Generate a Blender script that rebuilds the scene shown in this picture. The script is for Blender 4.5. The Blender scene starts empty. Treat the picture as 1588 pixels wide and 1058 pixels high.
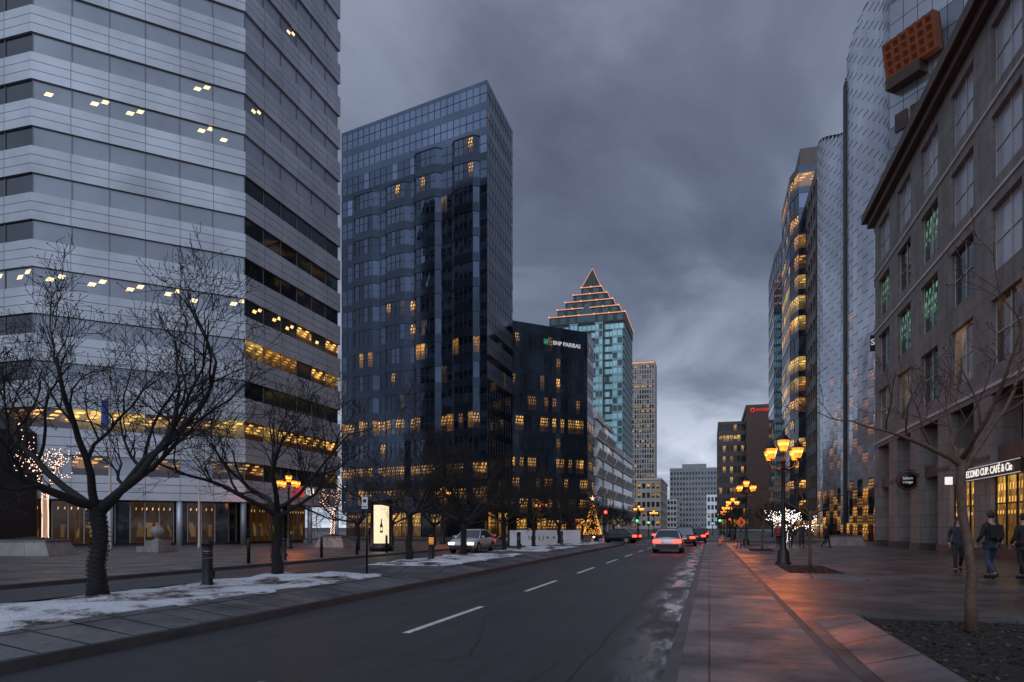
import bpy, math, random
from mathutils import Vector, Matrix, noise
random.seed(11)
scene=bpy.context.scene
COL=scene.collection
R=math.radians
CAM=Vector((0,0,1.6))
KIDS={}
# ------------------------------------------------------------ materials
def newmat(name):
    m=bpy.data.materials.new(name); m.use_nodes=True
    nt=m.node_tree; b=nt.nodes['Principled BSDF']
    return m,nt,b
def N(nt,t,**kw):
    n=nt.nodes.new(t)
    for k,v in kw.items(): setattr(n,k,v)
    return n
def L(nt,a,b): nt.links.new(a,b)
def mth(nt,op,a,b=None,c=None):
    n=N(nt,'ShaderNodeMath',operation=op)
    for i,x in enumerate((a,b,c)):
        if x is None: continue
        if isinstance(x,(int,float)): n.inputs[i].default_value=x
        else: L(nt,x,n.inputs[i])
    return n.outputs[0]
def ramp(nt,fac,stops):
    r=N(nt,'ShaderNodeValToRGB'); e=r.color_ramp.elements
    while len(e)<len(stops): e.new(0.5)
    for i,(p,c) in enumerate(stops):
        e[i].position=p
        if isinstance(c,(int,float)): c=(c,c,c)
        e[i].color=(*c,1)
    L(nt,fac,r.inputs[0]); return r.outputs[0]
def noise_n(nt,vec,scale,detail=4,rough=.6):
    n=N(nt,'ShaderNodeTexNoise'); n.inputs['Scale'].default_value=scale
    n.inputs['Detail'].default_value=detail; n.inputs['Roughness'].default_value=rough
    if vec is not None: L(nt,vec,n.inputs['Vector'])
    return n.outputs[0]
def bump(nt,b,h,strength=.3,dist=.02):
    n=N(nt,'ShaderNodeBump'); n.inputs['Strength'].default_value=strength; n.inputs['Distance'].default_value=dist
    L(nt,h,n.inputs['Height']); L(nt,n.outputs[0],b.inputs['Normal'])
def mixc(nt,f,a,b,mode='MIX'):
    n=N(nt,'ShaderNodeMix',data_type='RGBA',blend_type=mode)
    for s,x in ((n.inputs[0],f),(n.inputs[6],a),(n.inputs[7],b)):
        if isinstance(x,(int,float)): s.default_value=x
        elif isinstance(x,tuple): s.default_value=(*x,1)
        else: L(nt,x,s)
    return n.outputs[2]
def plain(name,col,rough=.6,metal=0,var=.25,scale=3,bmp=.15,emis=None,es=0,bscale=40):
    m,nt,b=newmat(name)
    tc=N(nt,'ShaderNodeTexCoord').outputs['Object']
    n=noise_n(nt,tc,scale,5)
    c2=tuple(x*(1-var) for x in col); c1=tuple(min(1,x*(1+var)) for x in col)
    L(nt,ramp(nt,n,[(.3,c2),(.7,c1)]),b.inputs['Base Color'])
    b.inputs['Roughness'].default_value=rough; b.inputs['Metallic'].default_value=metal
    if bmp: bump(nt,b,noise_n(nt,tc,bscale,3),bmp,.01)
    if emis:
        b.inputs['Emission Color'].default_value=(*emis,1); b.inputs['Emission Strength'].default_value=es
    m.cycles.emission_sampling='NONE'
    return m
def stone_mat(name,c,bw,bh,mc):
    # ashlar blocks, laid out on the wall plane from object coordinates
    m,nt,b=newmat(name); tc=N(nt,'ShaderNodeTexCoord').outputs['Object']
    sp=N(nt,'ShaderNodeSeparateXYZ'); L(nt,tc,sp.inputs[0]); cb=N(nt,'ShaderNodeCombineXYZ')
    L(nt,mth(nt,'ADD',sp.outputs[0],sp.outputs[1]),cb.inputs[0]); L(nt,sp.outputs[2],cb.inputs[1])
    br=N(nt,'ShaderNodeTexBrick'); br.inputs['Scale'].default_value=1; br.inputs['Brick Width'].default_value=bw; br.inputs['Row Height'].default_value=bh; br.inputs['Mortar Size'].default_value=.014
    br.inputs['Color1'].default_value=(*c,1); br.inputs['Color2'].default_value=(*[x*.86 for x in c],1); br.inputs['Mortar'].default_value=(*mc,1); L(nt,cb.outputs[0],br.inputs['Vector'])
    col=mixc(nt,1.0,br.outputs['Color'],ramp(nt,noise_n(nt,tc,.6,6,.65),[(.3,.72),(.7,1.18)]),'MULTIPLY')
    mp=N(nt,'ShaderNodeMapping'); mp.inputs['Scale'].default_value=(2,2,.15); L(nt,tc,mp.inputs['Vector'])
    col=mixc(nt,1.0,col,ramp(nt,noise_n(nt,mp.outputs[0],1.2,5),[(.35,.8),(.6,1.05)]),'MULTIPLY')
    L(nt,col,b.inputs['Base Color']); b.inputs['Roughness'].default_value=.62
    bump(nt,b,mth(nt,'ADD',mth(nt,'MULTIPLY',br.outputs['Fac'],-.8),mth(nt,'MULTIPLY',noise_n(nt,tc,30,3),.3)),.4,.012)
    return m
def glow(name,col,s,sample=False):
    m,nt,b=newmat(name)
    b.inputs['Base Color'].default_value=(*[x*.5 for x in col],1)
    b.inputs['Roughness'].default_value=.3
    lw=N(nt,'ShaderNodeTexCoord').outputs['Object']
    v=ramp(nt,noise_n(nt,lw,6,2),[(.3,tuple(x*.8 for x in col)),(.7,col)])
    L(nt,v,b.inputs['Emission Color']); b.inputs['Emission Strength'].default_value=s
    m.cycles.emission_sampling='FRONT' if sample else 'NONE'
    return m
def glass(name,tint,metal=.5,rough=.06,kind=None,col=(1,.6,.2),s=1.0,wob=.2,dens=1.0):
    m,nt,b=newmat(name)
    tc=N(nt,'ShaderNodeTexCoord')
    n=noise_n(nt,tc.outputs['Object'],.12,4)
    L(nt,ramp(nt,n,[(.3,tuple(x*.75 for x in tint)),(.7,tuple(min(1,x*1.25) for x in tint))]),b.inputs['Base Color'])
    b.inputs['Metallic'].default_value=metal; b.inputs['Roughness'].default_value=rough
    b.inputs['IOR'].default_value=1.6
    bump(nt,b,noise_n(nt,tc.outputs['Object'],.7,2),wob,.02)
    m.cycles.emission_sampling='NONE'
    if kind:
        sep=N(nt,'ShaderNodeSeparateXYZ'); L(nt,tc.outputs['UV'],sep.inputs[0])
        x,y=sep.outputs[0],sep.outputs[1]
        rnd=mth(nt,'FRACT',mth(nt,'ADD',mth(nt,'MULTIPLY',N(nt,'ShaderNodeObjectInfo').outputs['Random'],7.31),mth(nt,'MULTIPLY',N(nt,'ShaderNodeNewGeometry').outputs['Random Per Island'],3.17)))
        def band(lo,hi,v=None): 
            v=v or y; return mth(nt,'MULTIPLY',mth(nt,'GREATER_THAN',v,lo),mth(nt,'LESS_THAN',v,hi))
        if kind=='strip':
            y0=mth(nt,'MULTIPLY',rnd,.25)
            xa=mth(nt,'ADD',x,mth(nt,'MULTIPLY',y,-.35))
            s1=mth(nt,'MULTIPLY',band(.05,.24,mth(nt,'SUBTRACT',xa,mth(nt,'MULTIPLY',rnd,.3))),band(.28,.48,mth(nt,'SUBTRACT',y,y0)))
            s2=mth(nt,'MULTIPLY',mth(nt,'MULTIPLY',band(.27,.44,mth(nt,'SUBTRACT',xa,mth(nt,'MULTIPLY',rnd,.3))),band(.5,.70,mth(nt,'SUBTRACT',y,y0))),mth(nt,'GREATER_THAN',rnd,.4))
            fac=mth(nt,'MULTIPLY',mth(nt,'ADD',s1,s2),mth(nt,'GREATER_THAN',rnd,.14))
            cc=mixc(nt,fac,(0,0,0),col)
        else:
            cv=N(nt,'ShaderNodeCombineXYZ'); L(nt,mth(nt,'ADD',mth(nt,'MULTIPLY',x,3.0*dens),mth(nt,'MULTIPLY',rnd,37)),cv.inputs[0]); L(nt,mth(nt,'MULTIPLY',y,2.5*dens),cv.inputs[1])
            vo=N(nt,'ShaderNodeTexVoronoi',distance='CHEBYCHEV'); vo.inputs['Scale'].default_value=1.0; L(nt,cv.outputs[0],vo.inputs['Vector'])
            vs=N(nt,'ShaderNodeSeparateXYZ'); L(nt,vo.outputs['Color'],vs.inputs[0]); cell=mth(nt,'POWER',vs.outputs[0],1.8)
            fr=mth(nt,'FRACT',mth(nt,'ADD',mth(nt,'MULTIPLY',x,2.0*dens),mth(nt,'ADD',mth(nt,'MULTIPLY',y,-1.3),rnd)))
            fy=mth(nt,'FRACT',mth(nt,'MULTIPLY',y,5.0))
            st=mth(nt,'MULTIPLY',mth(nt,'MULTIPLY',mth(nt,'LESS_THAN',fr,.42),mth(nt,'LESS_THAN',fy,.5)),band(.45,.95))
            up=mth(nt,'ADD',mth(nt,'MULTIPLY',mth(nt,'POWER',y,1.5),.45),.08)
            bri=mth(nt,'ADD',mth(nt,'MULTIPLY',rnd,.9),.35)
            if kind=='slit':
                fac=mth(nt,'MULTIPLY',mth(nt,'ADD',mth(nt,'MULTIPLY',st,.9),mth(nt,'MULTIPLY',mth(nt,'MULTIPLY',cell,band(.35,.8)),.30)),bri)
            elif kind=='office':
                fac=mth(nt,'MULTIPLY',mth(nt,'ADD',mth(nt,'MULTIPLY',st,.7),mth(nt,'MULTIPLY',mth(nt,'ADD',cell,.25),up)),bri)
            elif kind=='lobby':
                # small downlights near the ceiling and a dim back wall
                dl=mth(nt,'MULTIPLY',mth(nt,'LESS_THAN',fr,.16),band(.80,.86))
                lo_=mth(nt,'MULTIPLY',mth(nt,'MULTIPLY',mth(nt,'GREATER_THAN',cell,.5),band(.15,.5)),.07)
                fac=mth(nt,'MULTIPLY',mth(nt,'ADD',dl,lo_),bri)
            else:
                fac=mth(nt,'MULTIPLY',mth(nt,'MULTIPLY',mth(nt,'ADD',cell,.12),mth(nt,'ADD',up,.15)),bri)
            cc=mixc(nt,mth(nt,'MINIMUM',fac,1.2),(col[0]*.015,col[1]*.01,0),col)
        L(nt,cc,b.inputs['Emission Color']); b.inputs['Emission Strength'].default_value=s
    return m

def asphalt_mat():
    m,nt,b=newmat('asphalt'); g=N(nt,'ShaderNodeNewGeometry').outputs['Position']
    big=noise_n(nt,g,.25,5); fine=noise_n(nt,g,60,3,.8)
    mp=N(nt,'ShaderNodeMapping'); mp.inputs['Scale'].default_value=(1.6,.09,1); L(nt,g,mp.inputs['Vector'])
    streak=noise_n(nt,mp.outputs[0],1,5)
    mix=mth(nt,'ADD',mth(nt,'MULTIPLY',big,.35),mth(nt,'ADD',mth(nt,'MULTIPLY',fine,.3),mth(nt,'MULTIPLY',streak,.35)))
    col=ramp(nt,mix,[(.34,(.014,.015,.018)),(.66,(.036,.038,.045))])
    nz=N(nt,'ShaderNodeMix',data_type='VECTOR'); nz.inputs[0].default_value=.25
    L(nt,g,nz.inputs[4]); 
    n3=N(nt,'ShaderNodeTexNoise'); n3.inputs['Scale'].default_value=.8; L(nt,g,n3.inputs['Vector']); L(nt,n3.outputs['Color'],nz.inputs[5])
    vo=N(nt,'ShaderNodeTexVoronoi',feature='DISTANCE_TO_EDGE'); vo.inputs['Scale'].default_value=.26; L(nt,nz.outputs[1],vo.inputs['Vector'])
    crack=mth(nt,'LESS_THAN',vo.outputs['Distance'],.0035)
    col=mixc(nt,mth(nt,'MULTIPLY',crack,.7),col,(.006,.006,.007))
    sep=N(nt,'ShaderNodeSeparateXYZ'); L(nt,g,sep.inputs[0])
    tj=mth(nt,'ABSOLUTE',mth(nt,'ADD',mth(nt,'ADD',sep.outputs[0],1.42),mth(nt,'MULTIPLY',mth(nt,'SUBTRACT',big,.5),.25)))
    col=mixc(nt,mth(nt,'MULTIPLY',mth(nt,'LESS_THAN',tj,.022),.85),col,(.005,.005,.006))
    mr=N(nt,'ShaderNodeMapRange'); L(nt,sep.outputs[0],mr.inputs[0])
    mr.inputs[1].default_value=-1.45; mr.inputs[2].default_value=-.85
    mp2=N(nt,'ShaderNodeMapping'); mp2.inputs['Scale'].default_value=(1.8,.40,1); L(nt,g,mp2.inputs['Vector'])
    wet=mth(nt,'MULTIPLY',mr.outputs[0],ramp(nt,noise_n(nt,mp2.outputs[0],1.0,8,.62),[(.42,0),(.56,1)]))
    L(nt,mixc(nt,mth(nt,'MULTIPLY',mr.outputs[0],.5),col,(.014,.013,.014)),b.inputs['Base Color'])
    ro=ramp(nt,streak,[(.3,.46),(.7,.66)])
    rr=N(nt,'ShaderNodeMix',data_type='FLOAT'); L(nt,wet,rr.inputs[0]); L(nt,ro,rr.inputs[2]); rr.inputs[3].default_value=.17
    L(nt,rr.outputs[0],b.inputs['Roughness'])
    bump(nt,b,mth(nt,'MULTIPLY',fine,mth(nt,'SUBTRACT',1.1,wet)),.6,.008)
    return m
def paving_mat(name,c1,c2,bw,bh,mort=.012,mc=(.015,.014,.014),off=0.0,rlo=.34,rhi=.62):
    m,nt,b=newmat(name); g=N(nt,'ShaderNodeNewGeometry').outputs['Position']
    br=N(nt,'ShaderNodeTexBrick'); br.offset=off
    br.inputs['Scale'].default_value=1; br.inputs['Brick Width'].default_value=bw; br.inputs['Row Height'].default_value=bh
    br.inputs['Mortar Size'].default_value=mort; br.inputs['Mortar Smooth'].default_value=.2
    br.inputs['Color1'].default_value=(*c1,1); br.inputs['Color2'].default_value=(*c2,1); br.inputs['Mortar'].default_value=(*mc,1)
    L(nt,g,br.inputs['Vector'])
    st=noise_n(nt,g,.55,7,.7)
    col=mixc(nt,1.0,br.outputs['Color'],ramp(nt,st,[(.38,.34),(.60,1.25)]),'MULTIPLY')
    fine=noise_n(nt,g,45,3,.7)
    col=mixc(nt,1.0,col,ramp(nt,fine,[(.3,.65),(.7,1.3)]),'MULTIPLY')
    spots=noise_n(nt,g,6,2,.5)
    col=mixc(nt,1.0,col,ramp(nt,spots,[(.28,.55),(.36,1)]),'MULTIPLY')
    L(nt,col,b.inputs['Base Color'])
    L(nt,ramp(nt,noise_n(nt,g,.8,5),[(.38,rlo),(.62,rhi)]),b.inputs['Roughness'])
    bump(nt,b,mth(nt,'ADD',mth(nt,'MULTIPLY',br.outputs['Fac'],-.6),mth(nt,'MULTIPLY',fine,.4)),.55,.01)
    return m
def snow_mat():
    m,nt,b=newmat('snow'); g=N(nt,'ShaderNodeNewGeometry').outputs['Position']
    n=noise_n(nt,g,.9,6,.6); f=noise_n(nt,g,14,4,.7)
    t=mth(nt,'ADD',mth(nt,'MULTIPLY',n,.75),mth(nt,'MULTIPLY',f,.25))
    L(nt,ramp(nt,t,[(.415,(.04,.033,.028)),(.455,(.24,.22,.23)),(.51,(.60,.62,.69)),(.75,(.82,.83,.88))]),b.inputs['Base Color'])
    b.inputs['Roughness'].default_value=.7; bump(nt,b,f,1.0,.07)
    return m
M={}
M['asphalt']=asphalt_mat()
M['walk']=paving_mat('concrete_pavement',(.120,.112,.116),(.098,.092,.097),1.85,1.6,.012,rlo=.42,rhi=.66)
M['paver']=paving_mat('dark_pavers',(.084,.068,.065),(.062,.053,.053),1.0,1.0,.01,rlo=.28,rhi=.52)
M['plaza']=paving_mat('plaza_pavers',(.10,.082,.076),(.072,.062,.06),1.2,1.2,.01)
M['granite']=paving_mat('granite_slabs',(.105,.105,.115),(.08,.08,.09),1.4,1.35,.035,rlo=.4,rhi=.65)
M['kerb']=plain('kerb_stone',(.055,.053,.058),.6,0,.3,2,.3)
M['ground']=plain('ground_earth',(.06,.055,.05),.8,0,.3,.1,.3)
M['soil']=plain('mulch',(.012,.009,.007),.9,0,.5,12,.8)
M['snow']=snow_mat()
M['paint']=plain('road_paint',(.50,.50,.49),.6,0,.4,9,.2)
M['bark']=plain('dark_bark',(.012,.010,.010),.85,0,.4,20,.8)
M['barkb']=plain('brown_bark',(.10,.055,.037),.75,0,.4,14,.8)
M['twig']=plain('twigs',(.007,.006,.006),.85,0,.3,5,0)
M['twigb']=plain('brown_twigs',(.075,.03,.02),.8,0,.3,5,0)
M['black']=plain('black_metal',(.010,.010,.011),.4,.3,.2,3,.1)
M['steel']=plain('brushed_steel',(.35,.36,.38),.35,.9,.15,3,.1)
M['panel']=plain('pale_cladding',(.43,.46,.51),.36,.4,.28,.14,.08,bscale=4)
M['paneld']=plain('panel_joint',(.14,.15,.17),.6,.2,.1,1,0)
M['darkcore']=plain('dark_core',(.015,.017,.02),.5,.2,.2,1,0)
M['navy']=glass('navy_spandrel',(.026,.038,.060),.7,.10)
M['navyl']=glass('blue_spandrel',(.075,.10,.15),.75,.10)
M['navyframe']=plain('blue_mullion',(.055,.072,.105),.35,.5,.1,1,0)
M['blkframe']=plain('dark_mullion',(.045,.058,.075),.35,.5,.1,1,0)
M['blk']=glass('black_spandrel',(.045,.062,.08),.8,.08)
M['stone']=stone_mat('grey_stone',(.215,.197,.187),1.6,.8,(.07,.063,.06))
M['stonel']=plain('pale_stone',(.44,.425,.415),.65,0,.12,1,.2)
M['brownst']=plain('brown_granite',(.070,.052,.047),.45,0,.25,1.5,.1)
M['cornice']=plain('brown_cornice',(.070,.040,.030),.5,.1,.2,1,.1)
M['concrete']=plain('white_concrete',(.80,.81,.84),.6,0,.10,.5,.1)
M['beige']=plain('beige_stone',(.36,.33,.29),.7,0,.15,.3,.1)
M['greyst']=plain('old_grey_stone',(.26,.27,.29),.8,0,.15,.2,.1)
M['teal']=plain('teal_frame',(.17,.27,.28),.4,.3,.15,.2,0)
M['ledge']=plain('dark_roof_ledge',(.028,.034,.040),.5,.2,.15,.2,0)
M['ledgel']=plain('roof_ledge_edge',(.10,.135,.145),.5,.2,.15,.2,0)
M['copper']=plain('copper_panels',(.15,.055,.032),.5,.2,.35,1.2,.2,emis=(1,.25,.08),es=.03)  # faint emission stands in for warm light on the copper
M['g_grey']=glass('grey_glass',(.25,.28,.33),.3,.16)
M['g_greyl']=glass('pale_grey_glass',(.34,.37,.42),.4,.25)
M['g_dark']=glass('dark_glass',(.05,.06,.075),.6,.05)
M['g_black']=glass('black_glass',(.014,.017,.022),.35,.05)
M['g_bank']=glass('bank_glass',(.06,.08,.105),.85,.04)
M['g_bank2']=glass('bank_glass_dark',(.035,.046,.06),.8,.04)
M['g_blue']=glass('blue_glass',(.135,.175,.255),.85,.04)
M['g_blue2']=glass('deep_blue_glass',(.068,.09,.135),.88,.03)
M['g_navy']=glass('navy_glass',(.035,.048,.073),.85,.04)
M['g_side']=glass('satin_blue_glass',(.10,.128,.18),.45,.30)
M['g_teal']=glass('teal_glass',(.24,.43,.46),.6,.15)
M['g_teal2']=glass('dark_teal_glass',(.03,.06,.072),.5,.18)
M['g_r1']=glass('painted_sky_glass',(.44,.47,.53),.3,.16)  # pale base colour stands in for reflected sky
M['g_green']=glass('glass_with_green_lights',(.05,.07,.06),.6,.05,'slit',(.30,.8,.50),.35,dens=2.6)
M['strip']=glass('grey_glass_ceiling_lights',(.24,.265,.31),.4,.12,'strip',(1,.70,.30),1.8)
M['stripd']=glass('dark_glass_ceiling_lights',(.05,.055,.065),.5,.07,'strip',(1,.62,.22),1.7)
M['off1']=glass('lit_office',(.04,.045,.05),.3,.08,'office',(1,.62,.15),1.6)
M['off2']=glass('lit_office_orange',(.04,.045,.05),.3,.08,'office',(1,.45,.08),1.15)
M['slit']=glass('office_ceiling_glow',(.04,.05,.07),.6,.07,'slit',(1,.52,.11),1.8)
M['off3']=glass('dim_office',(.03,.04,.055),.5,.07,'slit',(1,.5,.14),.8)
M['off4']=glass('faint_office',(.035,.045,.065),.7,.05,'room',(1,.6,.3),.20)
M['shop']=glass('lit_shop',(.03,.03,.03),.1,.08,'office',(1,.52,.10),1.5,dens=1.8)
M['shopd']=glass('dim_shop',(.02,.02,.025),.3,.08,'slit',(1,.5,.16),.8,dens=1.6)
M['lobby']=glass('dark_lobby_glass',(.014,.017,.022),.3,.05,'lobby',(1,.60,.22),1.3,dens=1.2)
M['silver']=glass('silver_panel',(.60,.63,.69),.70,.15,wob=.35)
M['silver2']=glass('dull_silver_panel',(.55,.58,.64),.70,.18,wob=.35)
M['silverj']=plain('panel_seam',(.34,.36,.39),.4,.5,.1,1,0)
M['silverw']=glass('silver_panel_painted_glow',(.45,.46,.50),.65,.16,'slit',(1,.42,.15),.5,wob=.35,dens=1.5)  # warm reflected lights painted in as faint emission
M['amber']=glow('amber_lamp',(1,.27,.02),2.1)
M['ambercore']=glow('amber_lamp_bulb',(1,.52,.10),4)
M['bulb']=glow('warm_bulb',(1,.62,.45),3.4)
M['bulbw']=glow('white_bulb',(1,.88,.80),4)
M['bulbo']=glow('orange_bulb',(1,.38,.17),1.3)
M['linel']=glow('roof_edge_light',(1,.42,.22),.62)
M['white_e']=glow('white_sign_light',(1,.95,.88),.9)
M['grey_e']=glow('soft_sign_light',(.85,.88,.9),.45)
M['cream_e']=glow('poster_light',(1,.82,.50),1.0)
M['red_e']=glow('red_light',(1,.035,.02),9)
M['red_s']=glow('red_sign',(.9,.04,.04),.7)
M['green_e']=glow('green_light',(.05,1,.45),4)
M['head_e']=glow('head_light',(1,.82,.6),10)
M['green_s']=glow('green_sign',(.02,.40,.22),.25)
M['orange_e']=glow('orange_light',(1,.40,.06),2)
M['orange']=plain('orange_plastic',(.65,.12,.02),.5,0,.1,3,.1,emis=(1,.15,.02),es=.12)  # slight emission painted in, so the plastic glows
M['whitep']=plain('white_board',(.70,.72,.76),.5,0,.08,1,.05)
M['blackp']=plain('black_print',(.012,.012,.014),.5,0,.1,1,0)
M['rubber']=plain('rubber',(.012,.012,.012),.8,0,.2,5,.2)
M['flag']=plain('blue_flag',(.03,.05,.22),.7,0,.2,2,.1)
M['skin']=plain('skin',(.38,.22,.16),.6,0,.1,5,.05)
M['hair']=plain('hair',(.02,.014,.01),.7,0,.3,30,.3)
M['cl_black']=plain('black_cloth',(.012,.013,.017),.85,0,.3,6,.3)
M['cl_jean']=plain('denim',(.03,.045,.085),.85,0,.3,8,.3)
M['cl_red']=plain('red_cloth',(.22,.03,.04),.85,0,.3,8,.3)
M['cl_blue']=plain('blue_cloth',(.018,.025,.04),.85,0,.3,8,.3)
M['lichen']=plain('green_cloth',(.02,.03,.02),.85,0,.3,8,.3)

# ------------------------------------------------------------ mesh builder
class MB:
    def __init__(s): s.v=[];s.f=[];s.m=[];s.uv=[];s.mats=[];s.smooth=[]
    def mi(s,mat):
        if mat not in s.mats: s.mats.append(mat)
        return s.mats.index(mat)
    def face(s,pts,mat,uv=None,sm=False):
        i=len(s.v); s.v.extend([tuple(p) for p in pts]); s.f.append(tuple(range(i,i+len(pts))))
        s.m.append(s.mi(mat)); s.smooth.append(sm)
        s.uv.append(uv if uv else ([(0,0),(1,0),(1,1),(0,1)]+[(0,0)]*(len(pts)-4))[:len(pts)])
    def faces(s,vs,fs,mat,sm=False):
        i=len(s.v); s.v.extend([tuple(p) for p in vs])
        k=s.mi(mat)
        for f in fs:
            s.f.append(tuple(a+i for a in f)); s.m.append(k); s.smooth.append(sm); s.uv.append([(0,0)]*len(f))
    def obox(s,o,a,b,c,mat):
        o=Vector(o);a=Vector(a);b=Vector(b);c=Vector(c)
        if a.cross(b).dot(c)<0: a,b=b,a
        vs=[o,o+a,o+a+b,o+b,o+c,o+a+c,o+a+b+c,o+b+c]
        s.faces(vs,[(0,3,2,1),(4,5,6,7),(0,1,5,4),(1,2,6,5),(2,3,7,6),(3,0,4,7)],mat)
    def box(s,x0,x1,y0,y1,z0,z1,mat): s.obox((x0,y0,z0),(x1-x0,0,0),(0,y1-y0,0),(0,0,z1-z0),mat)
    def prism(s,poly,z0,z1,mat,bottom=True):
        n=len(poly); vs=[(p[0],p[1],z0) for p in poly]+[(p[0],p[1],z1) for p in poly]
        fs=[(i,(i+1)%n,n+(i+1)%n,n+i) for i in range(n)]+[tuple(range(n,2*n))]
        if bottom: fs.append(tuple(reversed(range(n))))
        s.faces(vs,fs,mat)
    def tube(s,pts,rad,n,mat,sm=True,cap=True):
        pts=[Vector(p) for p in pts]; vs=[];fs=[]
        d=(pts[1]-pts[0]).normalized(); u=d.orthogonal().normalized()
        for i,p in enumerate(pts):
            if i==0: d2=pts[1]-pts[0]
            elif i==len(pts)-1: d2=pts[-1]-pts[-2]
            else: d2=pts[i+1]-pts[i-1]
            d2=d2.normalized(); u=(u-d2*u.dot(d2)).normalized(); w=d2.cross(u)
            for k in range(n):
                a=2*math.pi*k/n; vs.append(p+(u*math.cos(a)+w*math.sin(a))*rad[i])
        for i in range(len(pts)-1):
            for k in range(n):
                fs.append((i*n+k,i*n+(k+1)%n,(i+1)*n+(k+1)%n,(i+1)*n+k))
        if cap:
            fs.append(tuple(reversed(range(n)))); fs.append(tuple(range((len(pts)-1)*n,len(pts)*n)))
        s.faces(vs,fs,mat,sm)
    def lathe(s,c,prof,n,mat,sm=True):
        c=Vector(c); s.tube([c+Vector((0,0,z)) for r,z in prof],[max(r,.0005) for r,z in prof],n,mat,sm)
    def ball(s,c,r,mat,n=6,sz=1.0):
        prof=[(r*math.sin(math.pi*i/n),-r*sz*math.cos(math.pi*i/n)) for i in range(n+1)]
        s.lathe(c,prof,max(4,n+2),mat)
    def octa(s,c,r,mat):
        x,y,z=c
        s.faces([(x+r,y,z),(x,y+r,z),(x-r,y,z),(x,y-r,z),(x,y,z+r),(x,y,z-r)],
          [(0,1,4),(1,2,4),(2,3,4),(3,0,4),(1,0,5),(2,1,5),(3,2,5),(0,3,5)],mat)
    def build(s,name,parent=None,origin=(0,0,0),**props):
        me=bpy.data.meshes.new(name); o=Vector(origin)
        me.from_pydata([(v[0]-o.x,v[1]-o.y,v[2]-o.z) for v in s.v],[],s.f)
        for m in s.mats: me.materials.append(m)
        me.polygons.foreach_set('material_index',s.m)
        me.polygons.foreach_set('use_smooth',s.smooth)
        ul=me.uv_layers.new(name='UVMap'); flat=[]
        for uv in s.uv:
            for q in uv: flat.extend(q)
        ul.data.foreach_set('uv',flat); me.update()
        ob=bpy.data.objects.new(name,me); COL.objects.link(ob)
        if parent is not None:
            ob.parent=parent; KIDS.setdefault(parent.name,[]).append(ob)
        else: ob.location=o
        for k,v in props.items(): ob[k]=v
        return ob
def top(name,label,cat,loc=(0,0,0),group=None,rot=0):
    e=bpy.data.objects.new(name,None); e.empty_display_size=.5; COL.objects.link(e)
    e.location=loc; e.rotation_euler=(0,0,rot); e['label']=label; e['category']=cat
    if group: e['group']=group
    return e
def clone(src,loc,rot=0,scale=1,label=None,parent=None):
    e=src.copy(); COL.objects.link(e)
    if parent is None:
        e.location=loc; e.rotation_euler=(0,0,rot); e.scale=(scale,)*3 if not isinstance(scale,tuple) else scale
        if label: e['label']=label
    else:
        e.parent=parent
        KIDS.setdefault(parent.name,[]).append(e)
    for k in list(KIDS.get(src.name,[])): clone(k,None,parent=e)
    return e
def structure(mb,name,**p):
    return mb.build(name,kind='structure',**p)
def text(body,size,mat,parent,loc,ang,name='lettering',ext=.01,align='CENTER',bold=0.0,world=None):
    cu=bpy.data.curves.new('t','FONT'); cu.body=body; cu.size=size; cu.extrude=ext; cu.align_x=align; cu.align_y='CENTER'; cu.offset=bold
    to=bpy.data.objects.new('t',cu); COL.objects.link(to)
    dg=bpy.context.evaluated_depsgraph_get(); me=bpy.data.meshes.new_from_object(to.evaluated_get(dg)); me.name=name
    bpy.data.objects.remove(to); me.materials.clear(); me.materials.append(mat)
    ob=bpy.data.objects.new(name,me); COL.objects.link(ob); ob.parent=parent
    ob.location=loc; ob.rotation_euler=(R(90),0,ang); KIDS.setdefault(parent.name,[]).append(ob)
    return ob
def rect(x0,y0,x1,y1): return [(x0,y0),(x1,y0),(x1,y1),(x0,y1)]
def inset(poly,d):
    n=len(poly); out=[]
    for i in range(n):
        p0=Vector(poly[i-1]);p1=Vector(poly[i]);p2=Vector(poly[(i+1)%n])
        a=(p1-p0).normalized(); b=(p2-p1).normalized()
        na=Vector((-a.y,a.x)); nb=Vector((-b.y,b.x))
        k=1+na.dot(nb); out.append(tuple(p1+(na+nb)*(d/max(k,.2))))
    return out

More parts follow.
